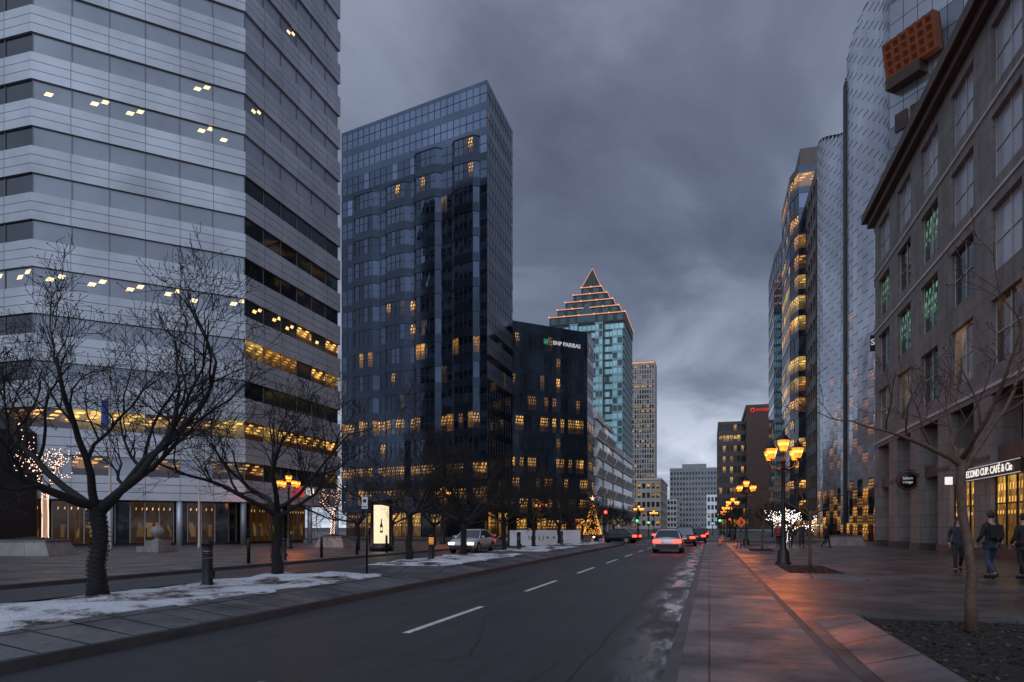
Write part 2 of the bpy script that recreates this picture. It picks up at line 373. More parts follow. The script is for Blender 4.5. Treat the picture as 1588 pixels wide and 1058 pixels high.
# ------------------------------------------------------------ buildings
class Bldg:
    def __init__(s,name,label,origin,cat='building'):
        s.o=Vector((origin[0],origin[1],0)); s.e=top(name,label,cat,s.o); s.wall=MB(); s.frame=s.wall; s.win=[]; s.jit=.006
    def stack(s,poly,z0,rows,fh,sill,wh,depth,band,core,edges,split=1,gap=.05,topband=1.0,frame=None,mw=.06,md=.05,joint=None,corebot=True):
        W=s.wall; ip=inset(poly,depth); H=z0+rows*fh
        W.prism(ip,z0+.01,H+topband-.02,core,corebot)
        def slab(a,b,r=0):
            h=(b-a-gap*(split-1))/split
            for k in range(split): W.prism(poly,a+k*(h+gap),a+k*(h+gap)+h,band(r) if callable(band) else band)
        lastz=z0
        for r in range(rows):
            zw=z0+r*fh+sill; slab(lastz,zw,r); lastz=zw+wh
        slab(lastz,H+topband,rows)
        n=len(poly)
        for i,ed in edges.items():
            q0=Vector((*ip[i],0)); q1=Vector((*ip[(i+1)%n],0)); t=(q1-q0); Ln=t.length; t.normalize(); nn=Vector((t.y,-t.x,0))
            nb=ed['nb']; pier=ed.get('pier',0); bw=Ln/nb; lit=ed['lit']; sub=ed.get('sub',(1,1))
            pm=ed.get('pmat',band)
            for r in range(rows):
                zw=z0+r*fh+sill
                for c in range(nb):
                    a=q0+t*(c*bw+pier/2)+nn*.03+Vector((0,0,zw)); pw=bw-pier
                    j=lambda: nn*random.uniform(-s.jit,s.jit)
                    pts=[a+j(),a+t*pw+j(),a+t*pw+Vector((0,0,wh))+j(),a+Vector((0,0,wh))+j()]
                    s.win.append((pts,lit(r,c),(a-CAM).length))
                    if pier>0:
                        W.obox(q0+t*(c*bw)+Vector((0,0,zw)),t*(pier/2),nn*(depth-.004),Vector((0,0,wh)),pm)
                        W.obox(q0+t*((c+1)*bw-pier/2)+Vector((0,0,zw)),t*(pier/2),nn*(depth-.004),Vector((0,0,wh)),pm)
                    if frame:
                        sx,sz=sub
                        for k in range(0 if pier>0 else 0,sx+1):
                            if k==sx and pier==0: continue
                            s.frame.obox(a+nn*.014+t*(pw*k/sx-mw/2),t*mw,nn*md,Vector((0,0,wh)),frame)
                        for k in range(1,sz):
                            s.frame.obox(a+nn*.016+Vector((0,0,wh*k/sz-mw/2)),t*pw,nn*(md*.7),Vector((0,0,mw)),frame)
            if joint:
                for c in range(1,nb):
                    p0=Vector((*poly[i],0)); 
                    p1=Vector((*poly[(i+1)%n],0)); pt=p0+(p1-p0)*c/nb
                    for r in range(rows+1):
                        za=z0+r*fh+.02 if r==0 else z0+(r-1)*fh+sill+wh+.02
                        zb=z0+r*fh+sill-.02 if r<rows else H+topband-.02
                        W.obox(pt-t*.02+nn*.001+Vector((0,0,za)),t*.04,nn*.006,Vector((0,0,zb-za)),joint)
    def pane(s,pts,mat):
        s.win.append(([Vector(p) for p in pts],mat,(Vector(pts[0])-CAM).length))
    def glazing(s,p0,p1,z0,z1,nb,lit,frame,mw=.07,md=.08,tr=0):
        q0=Vector((*p0,0)); t=Vector((*p1,0))-q0; Ln=t.length; t.normalize(); nn=Vector((t.y,-t.x,0)); bw=Ln/nb
        for c in range(nb):
            a=q0+t*(c*bw)+Vector((0,0,z0)); h=Vector((0,0,z1-z0))
            s.pane([a,a+t*bw,a+t*bw+h,a+h],lit(0,c))
            s.frame.obox(a-t*mw/2+nn*.01,t*mw,nn*md,h,frame)
            if tr: s.frame.obox(a+nn*.012+Vector((0,0,tr)),t*bw,nn*md*.7,Vector((0,0,mw)),frame)
    def finish(s,nind=100,extra=None):
        s.wall.build('wall',s.e,s.o)
        s.win.sort(key=lambda w:w[2])
        for w in s.win[:nind]:
            mb=MB(); mb.face(w[0],w[1]); mb.build('window',s.e,s.o)
        if len(s.win)>nind:
            mb=MB()
            for w in s.win[nind:]: mb.face(w[0],w[1])
            mb.build('far_windows',s.e,s.o,kind='stuff')
def rl(p,lits,base,rowvar=True,rows=None):
    rp={}
    def f(r,c):
        bs=base(r) if callable(base) else base
        if rows is not None and r in rows: 
            q,ms=rows[r]; return random.choice(ms) if random.random()<q else random.choice(bs)
        if r not in rp: rp[r]=p*(random.uniform(.2,2.2) if rowvar else 1)
        return random.choice(lits) if random.random()<rp[r] else random.choice(bs)
    return f

# 1 pale banded tower with chamfered corner
b=Bldg('office_tower','pale grey banded office tower with chamfered corner and glazed lobby',(-55,52))
P=[(-48.2,38.7),(-37.7,49.3),(-37.7,64.8),(-80,64.8),(-80,38.7)]
gg=[M['g_grey']]
litA=rl(.0,gg,gg,rows={8:(1,[M['strip']]),4:(1,[M['strip']]),1:(1,[M['off1'],M['slit'],M['slit']]),2:(.0,gg),0:(.3,[M['off3']]),9:(.2,[M['strip']])})
litB=rl(.05,[M['stripd']],[M['g_black'],M['g_dark']],rows={**{k:(1,[M['g_greyl']]) for k in range(8,22)},7:(.0,gg),6:(.0,gg),5:(.0,gg),4:(1,[M['stripd'],M['slit']]),3:(.9,[M['off1'],M['slit'],M['off2']]),1:(1,[M['off1'],M['slit']]),0:(.3,[M['off3']])})  # upper rows paler: sky reflection put into the glass colour
def litB2(r,c):
    if r in (9,12,13) : return M['strip'] if random.random()<.3 else M['g_greyl']
    return litB(r,c)
litC=rl(.05,[M['strip']],[M['g_dark']],rows={4:(1,[M['strip']]),1:(1,[M['slit'],M['off3']])})
b.stack(P,3.75,20,3.47,1.85,1.5,.22,M['panel'],M['darkcore'],{0:dict(nb=6,lit=litA),1:dict(nb=6,lit=litB2),4:dict(nb=12,lit=litC)},split=3,gap=.04,frame=M['paneld'],joint=M['paneld'])
PI=inset(P,2.6)
b.wall.prism(inset(PI,.12),.12,3.75,M['darkcore'])
lob=[M['lobby'],M['lobby'],M['g_black'],M['lobby']]
for i,nb in ((4,26),(0,12),(1,12)):
    b.glazing(PI[i],PI[(i+1)%5],.3,3.7,nb,(lambda r,c,i=i: M['shop'] if (i==4 and c in(17,18,22)) else random.choice(lob)),M['steel'],.06,.1)
for i in (4,0,1):
    p0=Vector(inset(P,.3)[i]);p1=Vector(inset(P,.3)[(i+1)%5]); 
    for k in range(4 if i!=4 else 6):
        c=p0+(p1-p0)*(k/(3 if i!=4 else 5)) if i!=4 else p1+(p0-p1)*((k+.8)/6)
        b.wall.lathe((c.x,c.y,.12),[(.24,0),(.24,3.62)],14,M['panel'])
b.finish()
# sign hangs clear of the fascia on the street side
mb=MB(); mb.box(-37.5,-37.3,56.4,57.4,4.55,5.45,M['red_s']); mb.build('logo',b.e,b.o)
text('KM',.95,M['white_e'],b.e,(-37.15-b.o.x,58.2-b.o.y,5.0),R(90),ext=.03,bold=.02)
# sloped glass pavilion beside it
b=Bldg('glass_pavilion','dark sloped glass pavilion against the pale tower',(-58,34))
b.wall.faces([(-70,33,.1),(-47.5,33,.1),(-47.5,33,8.5),(-60,33,15.5),(-70,33,15.5),(-70,38.6,.1),(-47.5,38.6,.1),(-47.5,38.6,8.5),(-60,38.6,15.5),(-70,38.6,15.5)],
 [(0,1,2,3,4),(9,8,7,6,5),(1,6,7,2),(2,7,8,3),(3,8,9,4),(0,4,9,5)],M['darkcore'])
for c in range(9):
    x=-69.8+c*2.48
    for r in range(4):
        z=.4+r*2.0
        b.pane([(x,32.95,z),(x+2.4,32.95,z),(x+2.4,32.95,z+1.85),(x,32.95,z+1.85)],M['shopd'] if r==0 and c%3==1 else M['g_black'])
    b.frame.box(x-.08,x,32.85,32.98,.1,8.4,M['black'])
b.finish(40)

# 2 navy glass tower with bays
b=Bldg('glass_tower','tall dark blue glass office tower with projecting window bays',(-45,108)); b.jit=.007
p0=Vector((-58.7,101.3)); p1=Vector((-31.2,95)); P=[tuple(p0),tuple(p1),(-31.2,108.6),(-62,112)]
def base(r): return [M['g_blue']] if r>=15 else ([M['g_blue2']]*3+[M['g_blue']] if r>=13 else ([M['g_blue2']]*3+[M['g_navy']] if r>=8 else [M['g_navy']]*5+[M['g_blue2']]))  # darker glass lower down stands in for reflected buildings, lighter above for sky
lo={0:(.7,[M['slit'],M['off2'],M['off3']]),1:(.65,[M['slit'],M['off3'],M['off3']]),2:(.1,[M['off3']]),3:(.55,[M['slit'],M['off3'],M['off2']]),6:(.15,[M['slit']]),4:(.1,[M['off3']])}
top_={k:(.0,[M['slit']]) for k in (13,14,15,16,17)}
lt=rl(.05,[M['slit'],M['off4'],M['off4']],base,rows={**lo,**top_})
lt2=rl(.01,[M['off4']],lambda r:[M['g_side']] if r>4 else [M['g_navy']]*3+[M['g_blue2']])  # lowest rows of the side face painted darker likewise
sp=lambda r: M['navyl'] if r>=15 else M['navy']  # top spandrels lighter, with the sky reflection put into their colour
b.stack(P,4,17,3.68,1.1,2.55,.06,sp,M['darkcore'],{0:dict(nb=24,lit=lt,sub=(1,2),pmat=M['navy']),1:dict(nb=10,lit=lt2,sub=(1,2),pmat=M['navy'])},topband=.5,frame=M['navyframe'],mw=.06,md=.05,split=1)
t=(p1-p0).normalized(); nn=Vector((t.y,-t.x))
for a0,a1,rw in ((2.6,8.0,13),(9.2,14.4,13),(14.9,20.2,14),(22.0,27.0,14)):
    q=[p0+t*a0-nn*.5,p0+t*(a0+.01),p0+t*(a0+.8)+nn*.75,p0+t*(a1-.8)+nn*.75,p0+t*(a1-.01),p0+t*a1-nn*.5]
    bb=lambda r:[M['g_blue2']]*4+[M['g_navy']] if r>=8 else [M['g_navy']]*5+[M['g_blue2']]  # bays carry the same painted darkening on their lower rows
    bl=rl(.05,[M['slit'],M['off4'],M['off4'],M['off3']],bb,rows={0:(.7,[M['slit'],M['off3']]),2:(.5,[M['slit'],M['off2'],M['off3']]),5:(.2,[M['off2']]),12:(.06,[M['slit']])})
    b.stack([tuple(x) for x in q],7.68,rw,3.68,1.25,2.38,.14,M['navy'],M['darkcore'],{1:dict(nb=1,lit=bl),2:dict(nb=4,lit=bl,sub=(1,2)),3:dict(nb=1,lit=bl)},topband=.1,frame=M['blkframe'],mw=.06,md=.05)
PI=inset(P,.8); b.wall.prism(PI,.1,4.0,M['darkcore'])
for i,nb in ((0,14),(1,7)): b.glazing(inset(P,.75)[i],inset(P,.75)[(i+1)%4],.2,3.9,nb,lambda r,c: random.choice([M['shop'],M['shopd'],M['off2'],M['g_black'],M['g_black']]),M['black'])
b.finish()
# 3 bank block
b=Bldg('bank_building','dark glass bank office block with lit bank sign at roof',(-30,122)); b.jit=.004
P=[(-32.6,109.6),(-20.9,121),(-20.9,128),(-40,136),(-40,109.6)]
base=[M['g_bank'],M['g_bank2'],M['g_bank']]
lt=rl(.3,[M['off4'],M['off3'],M['slit'],M['off3']],base,rows={9:(0,base),8:(.05,[M['off3']]),7:(.05,[M['off3']]),2:(.6,[M['slit'],M['off3'],M['off3']]),4:(.45,[M['off3'],M['slit']]),3:(.25,[M['off3'],M['slit']]),5:(.2,[M['off3']]),1:(.35,[M['slit'],M['off3']]),0:(.6,[M['slit'],M['off3']])})
b.stack(P,3.2,9,3.5,.9,2.6,.06,M['blk'],M['darkcore'],{0:dict(nb=20,lit=lt,sub=(1,2)),1:dict(nb=7,lit=lt,sub=(1,2))},topband=1.7,frame=M['blkframe'],mw=.05,md=.04)
b.wall.prism(inset(P,.6),.1,3.2,M['darkcore']); b.glazing(inset(P,.55)[0],inset(P,.55)[1],.2,3.1,8,lambda r,c: random.choice([M['shop'],M['shopd'],M['g_black']]),M['black'])
b.finish()
tt=Vector((11.7,11.4)).normalized(); nn=Vector((tt.y,-tt.x)); ang=math.atan2(tt.y,tt.x)
q=Vector(P[0])+tt*11.9+nn*.12
text('BNP PARIBAS',.98,M['grey_e'],b.e,(q.x-b.o.x,q.y-b.o.y,33.6),ang,ext=.04,bold=.008)
q=Vector(P[0])+tt*7.2+nn*.1
mb=MB(); c=Vector((q.x,q.y,33.15)); T=Vector((tt.x,tt.y,0)); NN=Vector((nn.x,nn.y,0)); mb.obox(c,T*.95,NN*.05,Vector((0,0,.95)),M['green_s'])
for k in range(4):
    a=c+T*(.18+.16*k)+NN*.06+Vector((0,0,.22+.14*k)); mb.obox(a,T*.09,NN*.01,Vector((0,0,.09)),M['grey_e'])
mb.build('logo',b.e,b.o)

# 4 white concrete building
b=Bldg('concrete_building','white concrete office building with stepped horizontal window bands',(-30,155))
lt=rl(.15,[M['off3'],M['off4'],M['off3']],[M['g_dark'],M['g_black'],M['g_black']])
for k,(ya,yb,rw) in enumerate(((131,141,5),(141.1,155,5),(155.1,172,4),(172.1,193,4))):
    xo=-20.8+k*.15
    b.stack(rect(-42,ya,xo,yb),4.2,rw,3.7,1.7,2.0,.35,M['concrete'],M['darkcore'],{0:dict(nb=12,pier=.15,lit=lt),1:dict(nb=max(3,int((yb-ya)/2.4)),lit=lt)},topband=1.3 if k!=1 else .6)
    for j in range(rw):
        z=4.2+j*3.7+1.7
        b.wall.faces([(xo+.004,ya+.2,z-1.4),(xo+.55,ya+.2,z-.25),(xo+.55,ya+.2,z),(xo+.004,ya+.2,z),(xo+.004,yb-.2,z-1.4),(xo+.55,yb-.2,z-.25),(xo+.55,yb-.2,z),(xo+.004,yb-.2,z)],[(0,1,2,3),(7,6,5,4),(0,4,5,1),(1,5,6,2),(2,6,7,3)],M['concrete'])
    b.wall.prism(rect(-41,ya+.2,-22.2,yb),.1,4.2,M['darkcore'])
b.wall.prism(rect(-40,133,-25,150),24.05,26.2,M['concrete'])
b.glazing((-22.1,131.2),(-22.1,192),.2,4.1,18,lambda r,c: random.choice([M['shop'],M['shopd'],M['g_black']]),M['black'])
b.glazing((-41,131.1),(-22.2,131.1),.2,4.1,7,lambda r,c: random.choice([M['shop'],M['shopd'],M['g_black']]),M['black'])
for k in range(9): b.wall.box(-21.5,-20.9,131.2+k*7.6,132+k*7.6,.1,4.19,M['concrete'])
b.finish()
text('101',1.3,M['white_e'],b.e,(-22.6-b.o.x,130.8-b.o.y,4.9),0,ext=.03)

# 5 stepped pyramid tower
b=Bldg('pyramid_tower','teal glass skyscraper topped by a stepped pyramid outlined in lights',(-66,403))
P=rect(-87.5,382,-45.4,424); cx,cy=-66.5,403
base=[M['g_teal'],M['g_teal'],M['g_teal'],M['g_teal2']]
lt=rl(.03,[M['off4'],M['off4']],base)
def ltp(r,c): 
    if c in (4,5,10,11): return random.choice([M['g_teal2'],M['g_dark']])
    return lt(r,c)
b.stack(P,2,27,4.2,1.2,3.0,.35,M['ledge'],M['darkcore'],{0:dict(nb=16,pier=.35,lit=ltp,pmat=M['teal']),1:dict(nb=16,pier=.35,lit=lt,pmat=M['teal'])},topband=1.0)
for x0_,x1_,zt in ((-86.5,-80,117),(-76,-71.2,118),(-61.5,-57,118),(-52,-46,117)): 
    b.stack(rect(x0_,380.3,x1_,381.9),2,27 if zt>117 else 26,4.2,1.2,3.0,.25,M['teal'],M['darkcore'],{0:dict(nb=2,pier=.4,lit=lt),1:dict(nb=1,pier=.3,lit=lt)},topband=1.0)
sl=MB(); z=116.5
for k in range(5):
    h=21.4-k*3.9; hz=4.4; P2=rect(cx-h,cy-h,cx+h,cy+h)
    b.wall.prism(P2,z,z+hz,M['ledge']); b.wall.prism(inset(P2,-.3),z+hz,z+hz+.8,M['ledgel'])
    nn_=max(2,int(h*2/5.0))
    for i in range(nn_):
        u=-h+2*h*(i+.5)/nn_; b.wall.box(cx+u-1.5,cx+u+1.5,cy-h-.12,cy-h-.01,z+.6,z+hz-.5,M['g_teal2'])
    # warm light line along each parapet, with brighter bulbs at intervals
    sl.box(cx-h,cx+h,cy-h-.62,cy-h-.32,z+hz+.15,z+hz+.6,M['linel'])
    sl.box(cx+h+.32,cx+h+.62,cy-h,cy+h,z+hz+.15,z+hz+.6,M['linel'])
    n=max(2,int(h*.28))
    for i in range(n+1):
        u=-h+2*h*i/n
        sl.box(cx+u-.35,cx+u+.35,cy-h-.85,cy-h-.63,z+hz+.1,z+hz+.8,M['bulbo'])
    z+=hz+.82
h=5.4
b.wall.faces([(cx-h,cy-h,z),(cx+h,cy-h,z),(cx+h,cy+h,z),(cx-h,cy+h,z),(cx,cy,z+12.5)],[(0,1,4),(1,2,4),(2,3,4),(3,0,4)],M['ledge'])
for sx in (-1,1): sl.tube([(cx+sx*h,cy-h-.2,z+.2),(cx,cy-.3,z+12.6)],[.22,.18],4,M['linel'])
sl.build('string_lights',b.e,b.o,kind='stuff')
b.wall.faces([(cx-5,cy-21.6,117.5),(cx+5,cy-21.6,117.5),(cx+5,cy-21.6,121),(cx,cy-21.6,127),(cx-5,cy-21.6,121),(cx-5,cy-10,117.5),(cx+5,cy-10,117.5),(cx+5,cy-10,124),(cx,cy-10,130),(cx-5,cy-10,124)],[(0,1,2,3,4),(1,6,7,2),(2,7,8,3),(3,8,9,4),(4,9,5,0)],M['g_teal2'])
for s_ in (-1,1): b.wall.tube([(cx+s_*5,cy-21.7,121),(cx,cy-21.7,127)],[.3,.3],4,M['teal'])
b.finish()

# 6 far ribbed tower
b=Bldg('ribbed_tower','slender pale skyscraper with vertical ribs and lit crown',(-50,575))
P=rect(-62,571,-43,596); lt=rl(.35,[M['off3'],M['off4'],M['slit']],[M['g_dark'],M['g_grey']])
b.stack(P,0,33,4.1,1.2,2.9,.5,M['beige'],M['darkcore'],{0:dict(nb=9,pier=.7,lit=lt),1:dict(nb=10,pier=.9,lit=lt)},topband=3.5)
for i in range(10): b.wall.box(-62+i*2.05,-61.6+i*2.05,570.4,571,0,136,M['stonel'])
mb=MB()
for i in range(20): mb.box(-61.8+i*.95,-61.4+i*.95,570.1,570.4,136.8,137.8,M['bulbo'])
mb.build('string_lights',b.e,b.o,kind='stuff')
b.finish()
def block(name,label,x0,y0,x1,y1,h,rows,nbs,nbe,wmat,lits,base,p,side=1,top_=1.0,pier=.6,sill=1.1,wh=1.8,z0=1):
    b=Bldg(name,label,((x0+x1)/2,(y0+y1)/2)); fh=(h-top_-z0)/rows
    lt=rl(p,lits,base); k=fh/3.2
    b.stack(rect(x0,y0,x1,y1),z0,rows,fh,sill*k,wh*k,.3,wmat,M['darkcore'],{0:dict(nb=nbs,pier=pier,lit=lt),side:dict(nb=nbe,pier=pier,lit=lt)},topband=top_)
    return b
b=block('stone_building','beige stone corner block with lit cornice',-29,285,-19,330,21,5,5,12,M['beige'],[M['off3'],M['slit']],[M['g_dark']],.3); b.wall.box(-29.3,-18.7,284.7,330.3,21,21.8,M['stonel']); b.finish(60)
b=block('hotel_building','old grey stone hotel with rows of small windows',-26,480,7,520,42,11,16,8,M['greyst'],[M['off3'],M['off4']],[M['g_dark'],M['g_black']],.12,3,2.2,1.0,1.1,1.6); b.wall.box(-18,-2,484,500,42,45,M['greyst']); b.finish(60)
b=block('small_office','pale low office building by the avenue',-27,430,-19,470,19,5,4,6,M['stonel'],[M['off3']],[M['g_dark']],.2); b.finish(30)
b=block('small_office','white low commercial building by the avenue',-1.5,400,5,440,20,4,3,6,M['concrete'],[M['off3']],[M['g_dark']],.2,3); b.finish(30)
b=block('office_block','dark office block with rows of lit yellow windows',2.9,250,12,285,38.5,10,7,8,M['brownst'],[M['off1'],M['off2'],M['slit']],[M['g_black']],.5,3,1.0,.3,1.2,1.9); b.finish()
b=block('slab_tower','brown windowless slab tower with red sign at roof',12,247,21,285,43.5,11,1,8,M['cornice'],[M['off3']],[M['g_dark']],.3,3,1.2,8.4,1.2,1.6)
text('ROGERS',1.3,M['red_s'],b.e,(17.8-b.o.x,246.8-b.o.y,41.6),0,ext=.05,bold=.02)
mb=MB(); mb.tube([(14.2,246.9,41.6),(14.2,246.7,41.6)],[.8,.8],16,M['red_s']); mb.tube([(14.2,246.69,41.6),(14.2,246.6,41.6)],[.4,.4],16,M['brownst']); mb.build('logo',b.e,b.o)
b.finish(30)
b=block('shop_block','low dark shopfront block with lit ground floor',3.2,225,12,246,9,2,5,6,M['brownst'],[M['shop'],M['off2']],[M['g_black']],.7,3,1.0,.3,.8,2.0); b.finish(20)

# R1 stone building with cornice
b=Bldg('stone_building','grey stone office building with deep brown cornice and ground-floor cafe',(26,36))
P=rect(13,10.35,40,62.1)
def lr1(r,c): 
    if r==3: return M['g_r1']  # upper rows get the glass with the painted sky reflection
    if r==2: return M['g_r1'] if c>2 else random.choice([M['g_green'],M['g_green'],M['g_black']])
    if r==1: return M['g_r1'] if c>3 else random.choice([M['g_black'],M['g_green'],M['g_dark']])
    return random.choice([M['g_black'],M['off4'],M['g_dark']])
b.stack(P,8.0,4,4.4,1.3,3.15,.3,M['stone'],M['darkcore'],{3:dict(nb=9,pier=2.3,lit=lr1,sub=(2,2)),2:dict(nb=5,pier=2.3,lit=lr1,sub=(2,2))},topband=1.2,frame=M['stonel'],mw=.05,md=.05)
W=b.wall
W.box(12.2,40.5,9.5,63.0,26.85,27.5,M['cornice']); W.box(12.55,40.2,10,62.6,26.3,26.845,M['cornice'])
for zz in (21.75,17.35,8.3): W.box(12.93,13.0,10.4,62.05,zz,zz+.16,M['stonel'])
for i in range(10):
    y=62.1-i*5.75
    ya,yb=max(10.4,y-1.1),min(62.08,y+1.1)
    W.box(13.02,14.3,ya,yb,.6,7.99,M['stone']); W.box(12.95,14.35,ya-.06,yb+.06 if yb<62 else 62.1,.1,.599,M['brownst'])
    W.box(12.97,13.02,ya+.15,yb-.15,4.9,5.1,M['brownst'])
W.box(14.9,39,10.6,61.8,.1,7.99,M['brownst'])
W.box(13.3,14.2,11.6,60.9,4.75,5.5,M['brownst'])
for i in range(9):
    yc=62.1-(i+.5)*5.75; y0,y1=yc+1.75,yc-1.75
    lit=(lambda r,c,i=i: M['shop'] if i in (3,4,5,6) else random.choice([M['g_black'],M['shopd'],M['shopd']]))
    gx=13.3 if i in (3,4,5,6) else 14.84
    if gx<14: W.box(13.12,13.34,y1,y0,.1,.79,M['brownst'])
    b.glazing((gx,y0),(gx,y1),.8,4.0,3,lit,M['black'],tr=1.9 if gx<14 else 2.4)
    b.glazing((14.84,y0),(14.84,y1),5.55,7.9,3,lambda r,c: random.choice([M['g_black'],M['off4'],M['g_dark']]),M['black'])
mb=MB(); mb.box(12.86,13.28,34.3,42.3,4.02,4.58,M['blackp'])
mb.box(12.84,12.86,34.3,42.3,3.99,4.02,M['grey_e']); mb.box(12.84,12.86,34.3,42.3,4.58,4.61,M['grey_e']); sg=mb.build('sign_board',b.e,b.o)
text('SECOND CUP. CAFÉ & Cie',.50,M['white_e'],b.e,(12.83-b.o.x,38.0-b.o.y,4.3),R(-90),ext=.01,bold=.006)
mb=MB(); mb.box(12.5,12.85,42.8,42.92,3.95,4.38,M['white_e']); mb.box(12.48,12.87,42.77,42.95,4.38,4.43,M['black']); mb.build('sign_board',b.e,b.o)
mb=MB(); mb.tube([(12.5,50.4,4.7),(12.5,50.28,4.7)],[.66,.66],24,M['blackp']); mb.tube([(12.5,50.27,4.7),(12.5,50.25,4.7)],[.60,.60],24,M['copper']); mb.tube([(12.5,50.245,4.7),(12.5,50.235,4.7)],[.55,.55],24,M['blackp'])
mb.box(12.5,13.0,50.3,50.36,5.35,5.4,M['black']); mb.build('sign_board',b.e,b.o,label='round black hanging sign with copper rim')
text('bâton\nrouge',.25,M['grey_e'],b.e,(12.5-b.o.x,50.22-b.o.y,4.7),0,ext=.004)
lt=rl(.05,[M['off4']],[M['g_dark'],M['g_r1']])
b.stack(rect(22.5,40,39,61.5),27.5,11,4.2,1.5,2.4,.4,M['stone'],M['darkcore'],{3:dict(nb=5,pier=1.6,lit=lt),2:dict(nb=4,pier=1.6,lit=lt)},topband=1.5)
b.finish()

# R2 undulating metallic facade
b=Bldg('metallic_tower','tall silver tower with undulating quilted metal facade',(30,90))
def fx(y): return 16+.8*math.sin((y-70)/45*math.pi*4.2)*(1 if y<113 else .3)
NY=36; ys=[70+i*1.25 for i in range(NY+1)]
poly=[(22,62.6),(45,62.6),(45,115)]+[(fx(y)+.25,y) for y in reversed(ys)]
def ztop(y): 
    k=(y-70)/45; return 57.5 if k<.15 else 55.0+2.6*math.sin(k*9)
b.wall.prism(poly,.1,52,M['darkcore'])
zz=[.2+i*1.9 for i in range(31)]
for i in range(NY):
    y0,y1=ys[i],ys[i+1]; x0,x1=fx(y0),fx(y1); zt=ztop(y0)
    if i==13:
        continue
    for j in range(30):
        sh=.95 if i%2 else 0
        z0,z1=zz[j]+sh,zz[j]+1.9+sh
        if z0>zt: break
        z1=min(z1,zt)
        m=M['silver'] if random.random()<.6 else M['silver2']
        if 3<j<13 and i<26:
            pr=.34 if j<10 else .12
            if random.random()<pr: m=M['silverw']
        if j<=2: m=random.choice([M['g_black'],M['shopd'],M['shopd'],M['off2']])
        bl=random.uniform(-.008,.008)
        b.wall.face([(x1+bl,y1,z0),(x0-bl,y0,z0),(x0+bl,y0,z1),(x1-bl,y1,z1)],m)
        zm=(z0+z1)/2; d=.04
        b.wall.obox((x0-.02,y0+.02,z0+.02),(0,d,.0),(.02,0,0),(0,(.22),(zm-z0-.02)),M['silverj'])
        b.wall.obox((x0-.02,y0+.24,zm),(0,d,0),(.02,0,0),(0,-.22,z1-zm-.02),M['silverj'])
        b.wall.obox((x1-.03,y1,z1-.045),(x0-x1,y0-y1,0),(.025,0,0),(0,0,.035),M['paneld'])
    b.wall.faces([(x0,y0,52),(x1,y1,52),(x1,y1,zt),(x0,y0,zt),(x0+6,y0,zt-.5),(x1+6,y1,zt-.5)],[(3,2,5,4)],M['silver2'])
c0=Vector((16,70,0)); c1=Vector((22,62.6,0)); t=(c1-c0); Ln=t.length; t.normalize(); nn=Vector((t.y,-t.x,0))
for i in range(7):
    for j in range(30):
        a=c0+t*(i*Ln/7)+nn*(.06)+Vector((0,0,zz[j]))
        w=t*(Ln/7-.05); h=Vector((0,0,1.84))
        b.wall.face([a,a+w,a+w+h,a+h],M['stonel'] if i>4 else ([M['silver'],M['g_grey']][(j//2)%2]))
o=c0+nn*.3+t*.35+Vector((0,0,42.2)); mb=MB()
up=Vector((0,0,1)); rk=(up*1.0+nn*.35+t*.10)
for k in range(7): mb.obox(o+t*(k*.76),t*.26,nn*.7,rk*2.7,M['copper'])
for k in range(5): mb.obox(o+t*.26+nn*.02+rk*(k*.62),t*4.30,nn*.66,rk*.20,M['copper'])
mb.obox(o-nn*.2+up*.05,t*4.8,nn*.18,rk*2.65,M['cornice']); mb.obox(o-nn*.2-up*1.0,t*3.3,nn*1.0,up*.98,M['cornice'])
for k in range(6):
    for j in range(4):
        if (k*3+j*5)%4==0: mb.obox(o+t*(.42+k*.76)+rk*(.32+j*.62)+nn*.03,t*.25,nn*.02,rk*.2,M['orange_e'])
mb.build('balcony',b.e,b.o,label='copper coloured lattice balcony partly lit inside')
for k in range(3):
    a=c0+nn*.12+t*(.6+k*1.5)+up*37.5; b.wall.obox(a,t*1.2,nn*.1,up*1.6,M['cornice'])
b.wall.box(15.0,16.2,86.35,87.4,.1,53,M['blackp'])
mb=MB(); mb.box(14.75,15.15,72,72.25,18.4,19.9,M['blackp']); mb.box(15.15,16,72.1,72.2,18.9,19.0,M['black']); mb.build('sign_board',b.e,b.o)
text('S',.8,M['grey_e'],b.e,(14.94-b.o.x,71.97-b.o.y,19.2),0,ext=.02,bold=.01)
b.finish()

# R3 brown granite and glass tower
b=Bldg('granite_tower','brown granite and blue glass tower with yellow lit window column',(28,145)); b.jit=.004
base=[M['g_dark'],M['g_black'],M['g_blue']]
l1=rl(.15,[M['off2'],M['off3']],base)
b.stack(rect(16,116,40,128),3,15,3.55,1.3,2.0,.3,M['brownst'],M['darkcore'],{3:dict(nb=4,pier=1.0,lit=l1),0:dict(nb=6,pier=1.2,lit=l1)},topband=1.5)
lc=rl(.3,[M['slit'],M['off2']],[M['g_blue2'],M['g_dark'],M['g_navy']],rows={k:(.9,[M['off1'],M['off1'],M['off2']]) for k in (9,10,11,6,7,3)})
b.stack([(14.9,128.1),(40,128.1),(40,150),(14.5,150),(13.9,146),(13.9,132)],3,17,3.55,1.0,2.5,.1,M['navy'],M['darkcore'],{3:dict(nb=2,lit=lc),4:dict(nb=7,lit=lc),5:dict(nb=2,lit=lc),0:dict(nb=6,lit=lc)},topband=1.2,frame=M['navyframe'])
l3=rl(.04,[M['off3'],M['off4']],[M['g_blue2'],M['g_blue2'],M['g_blue'],M['g_dark']])
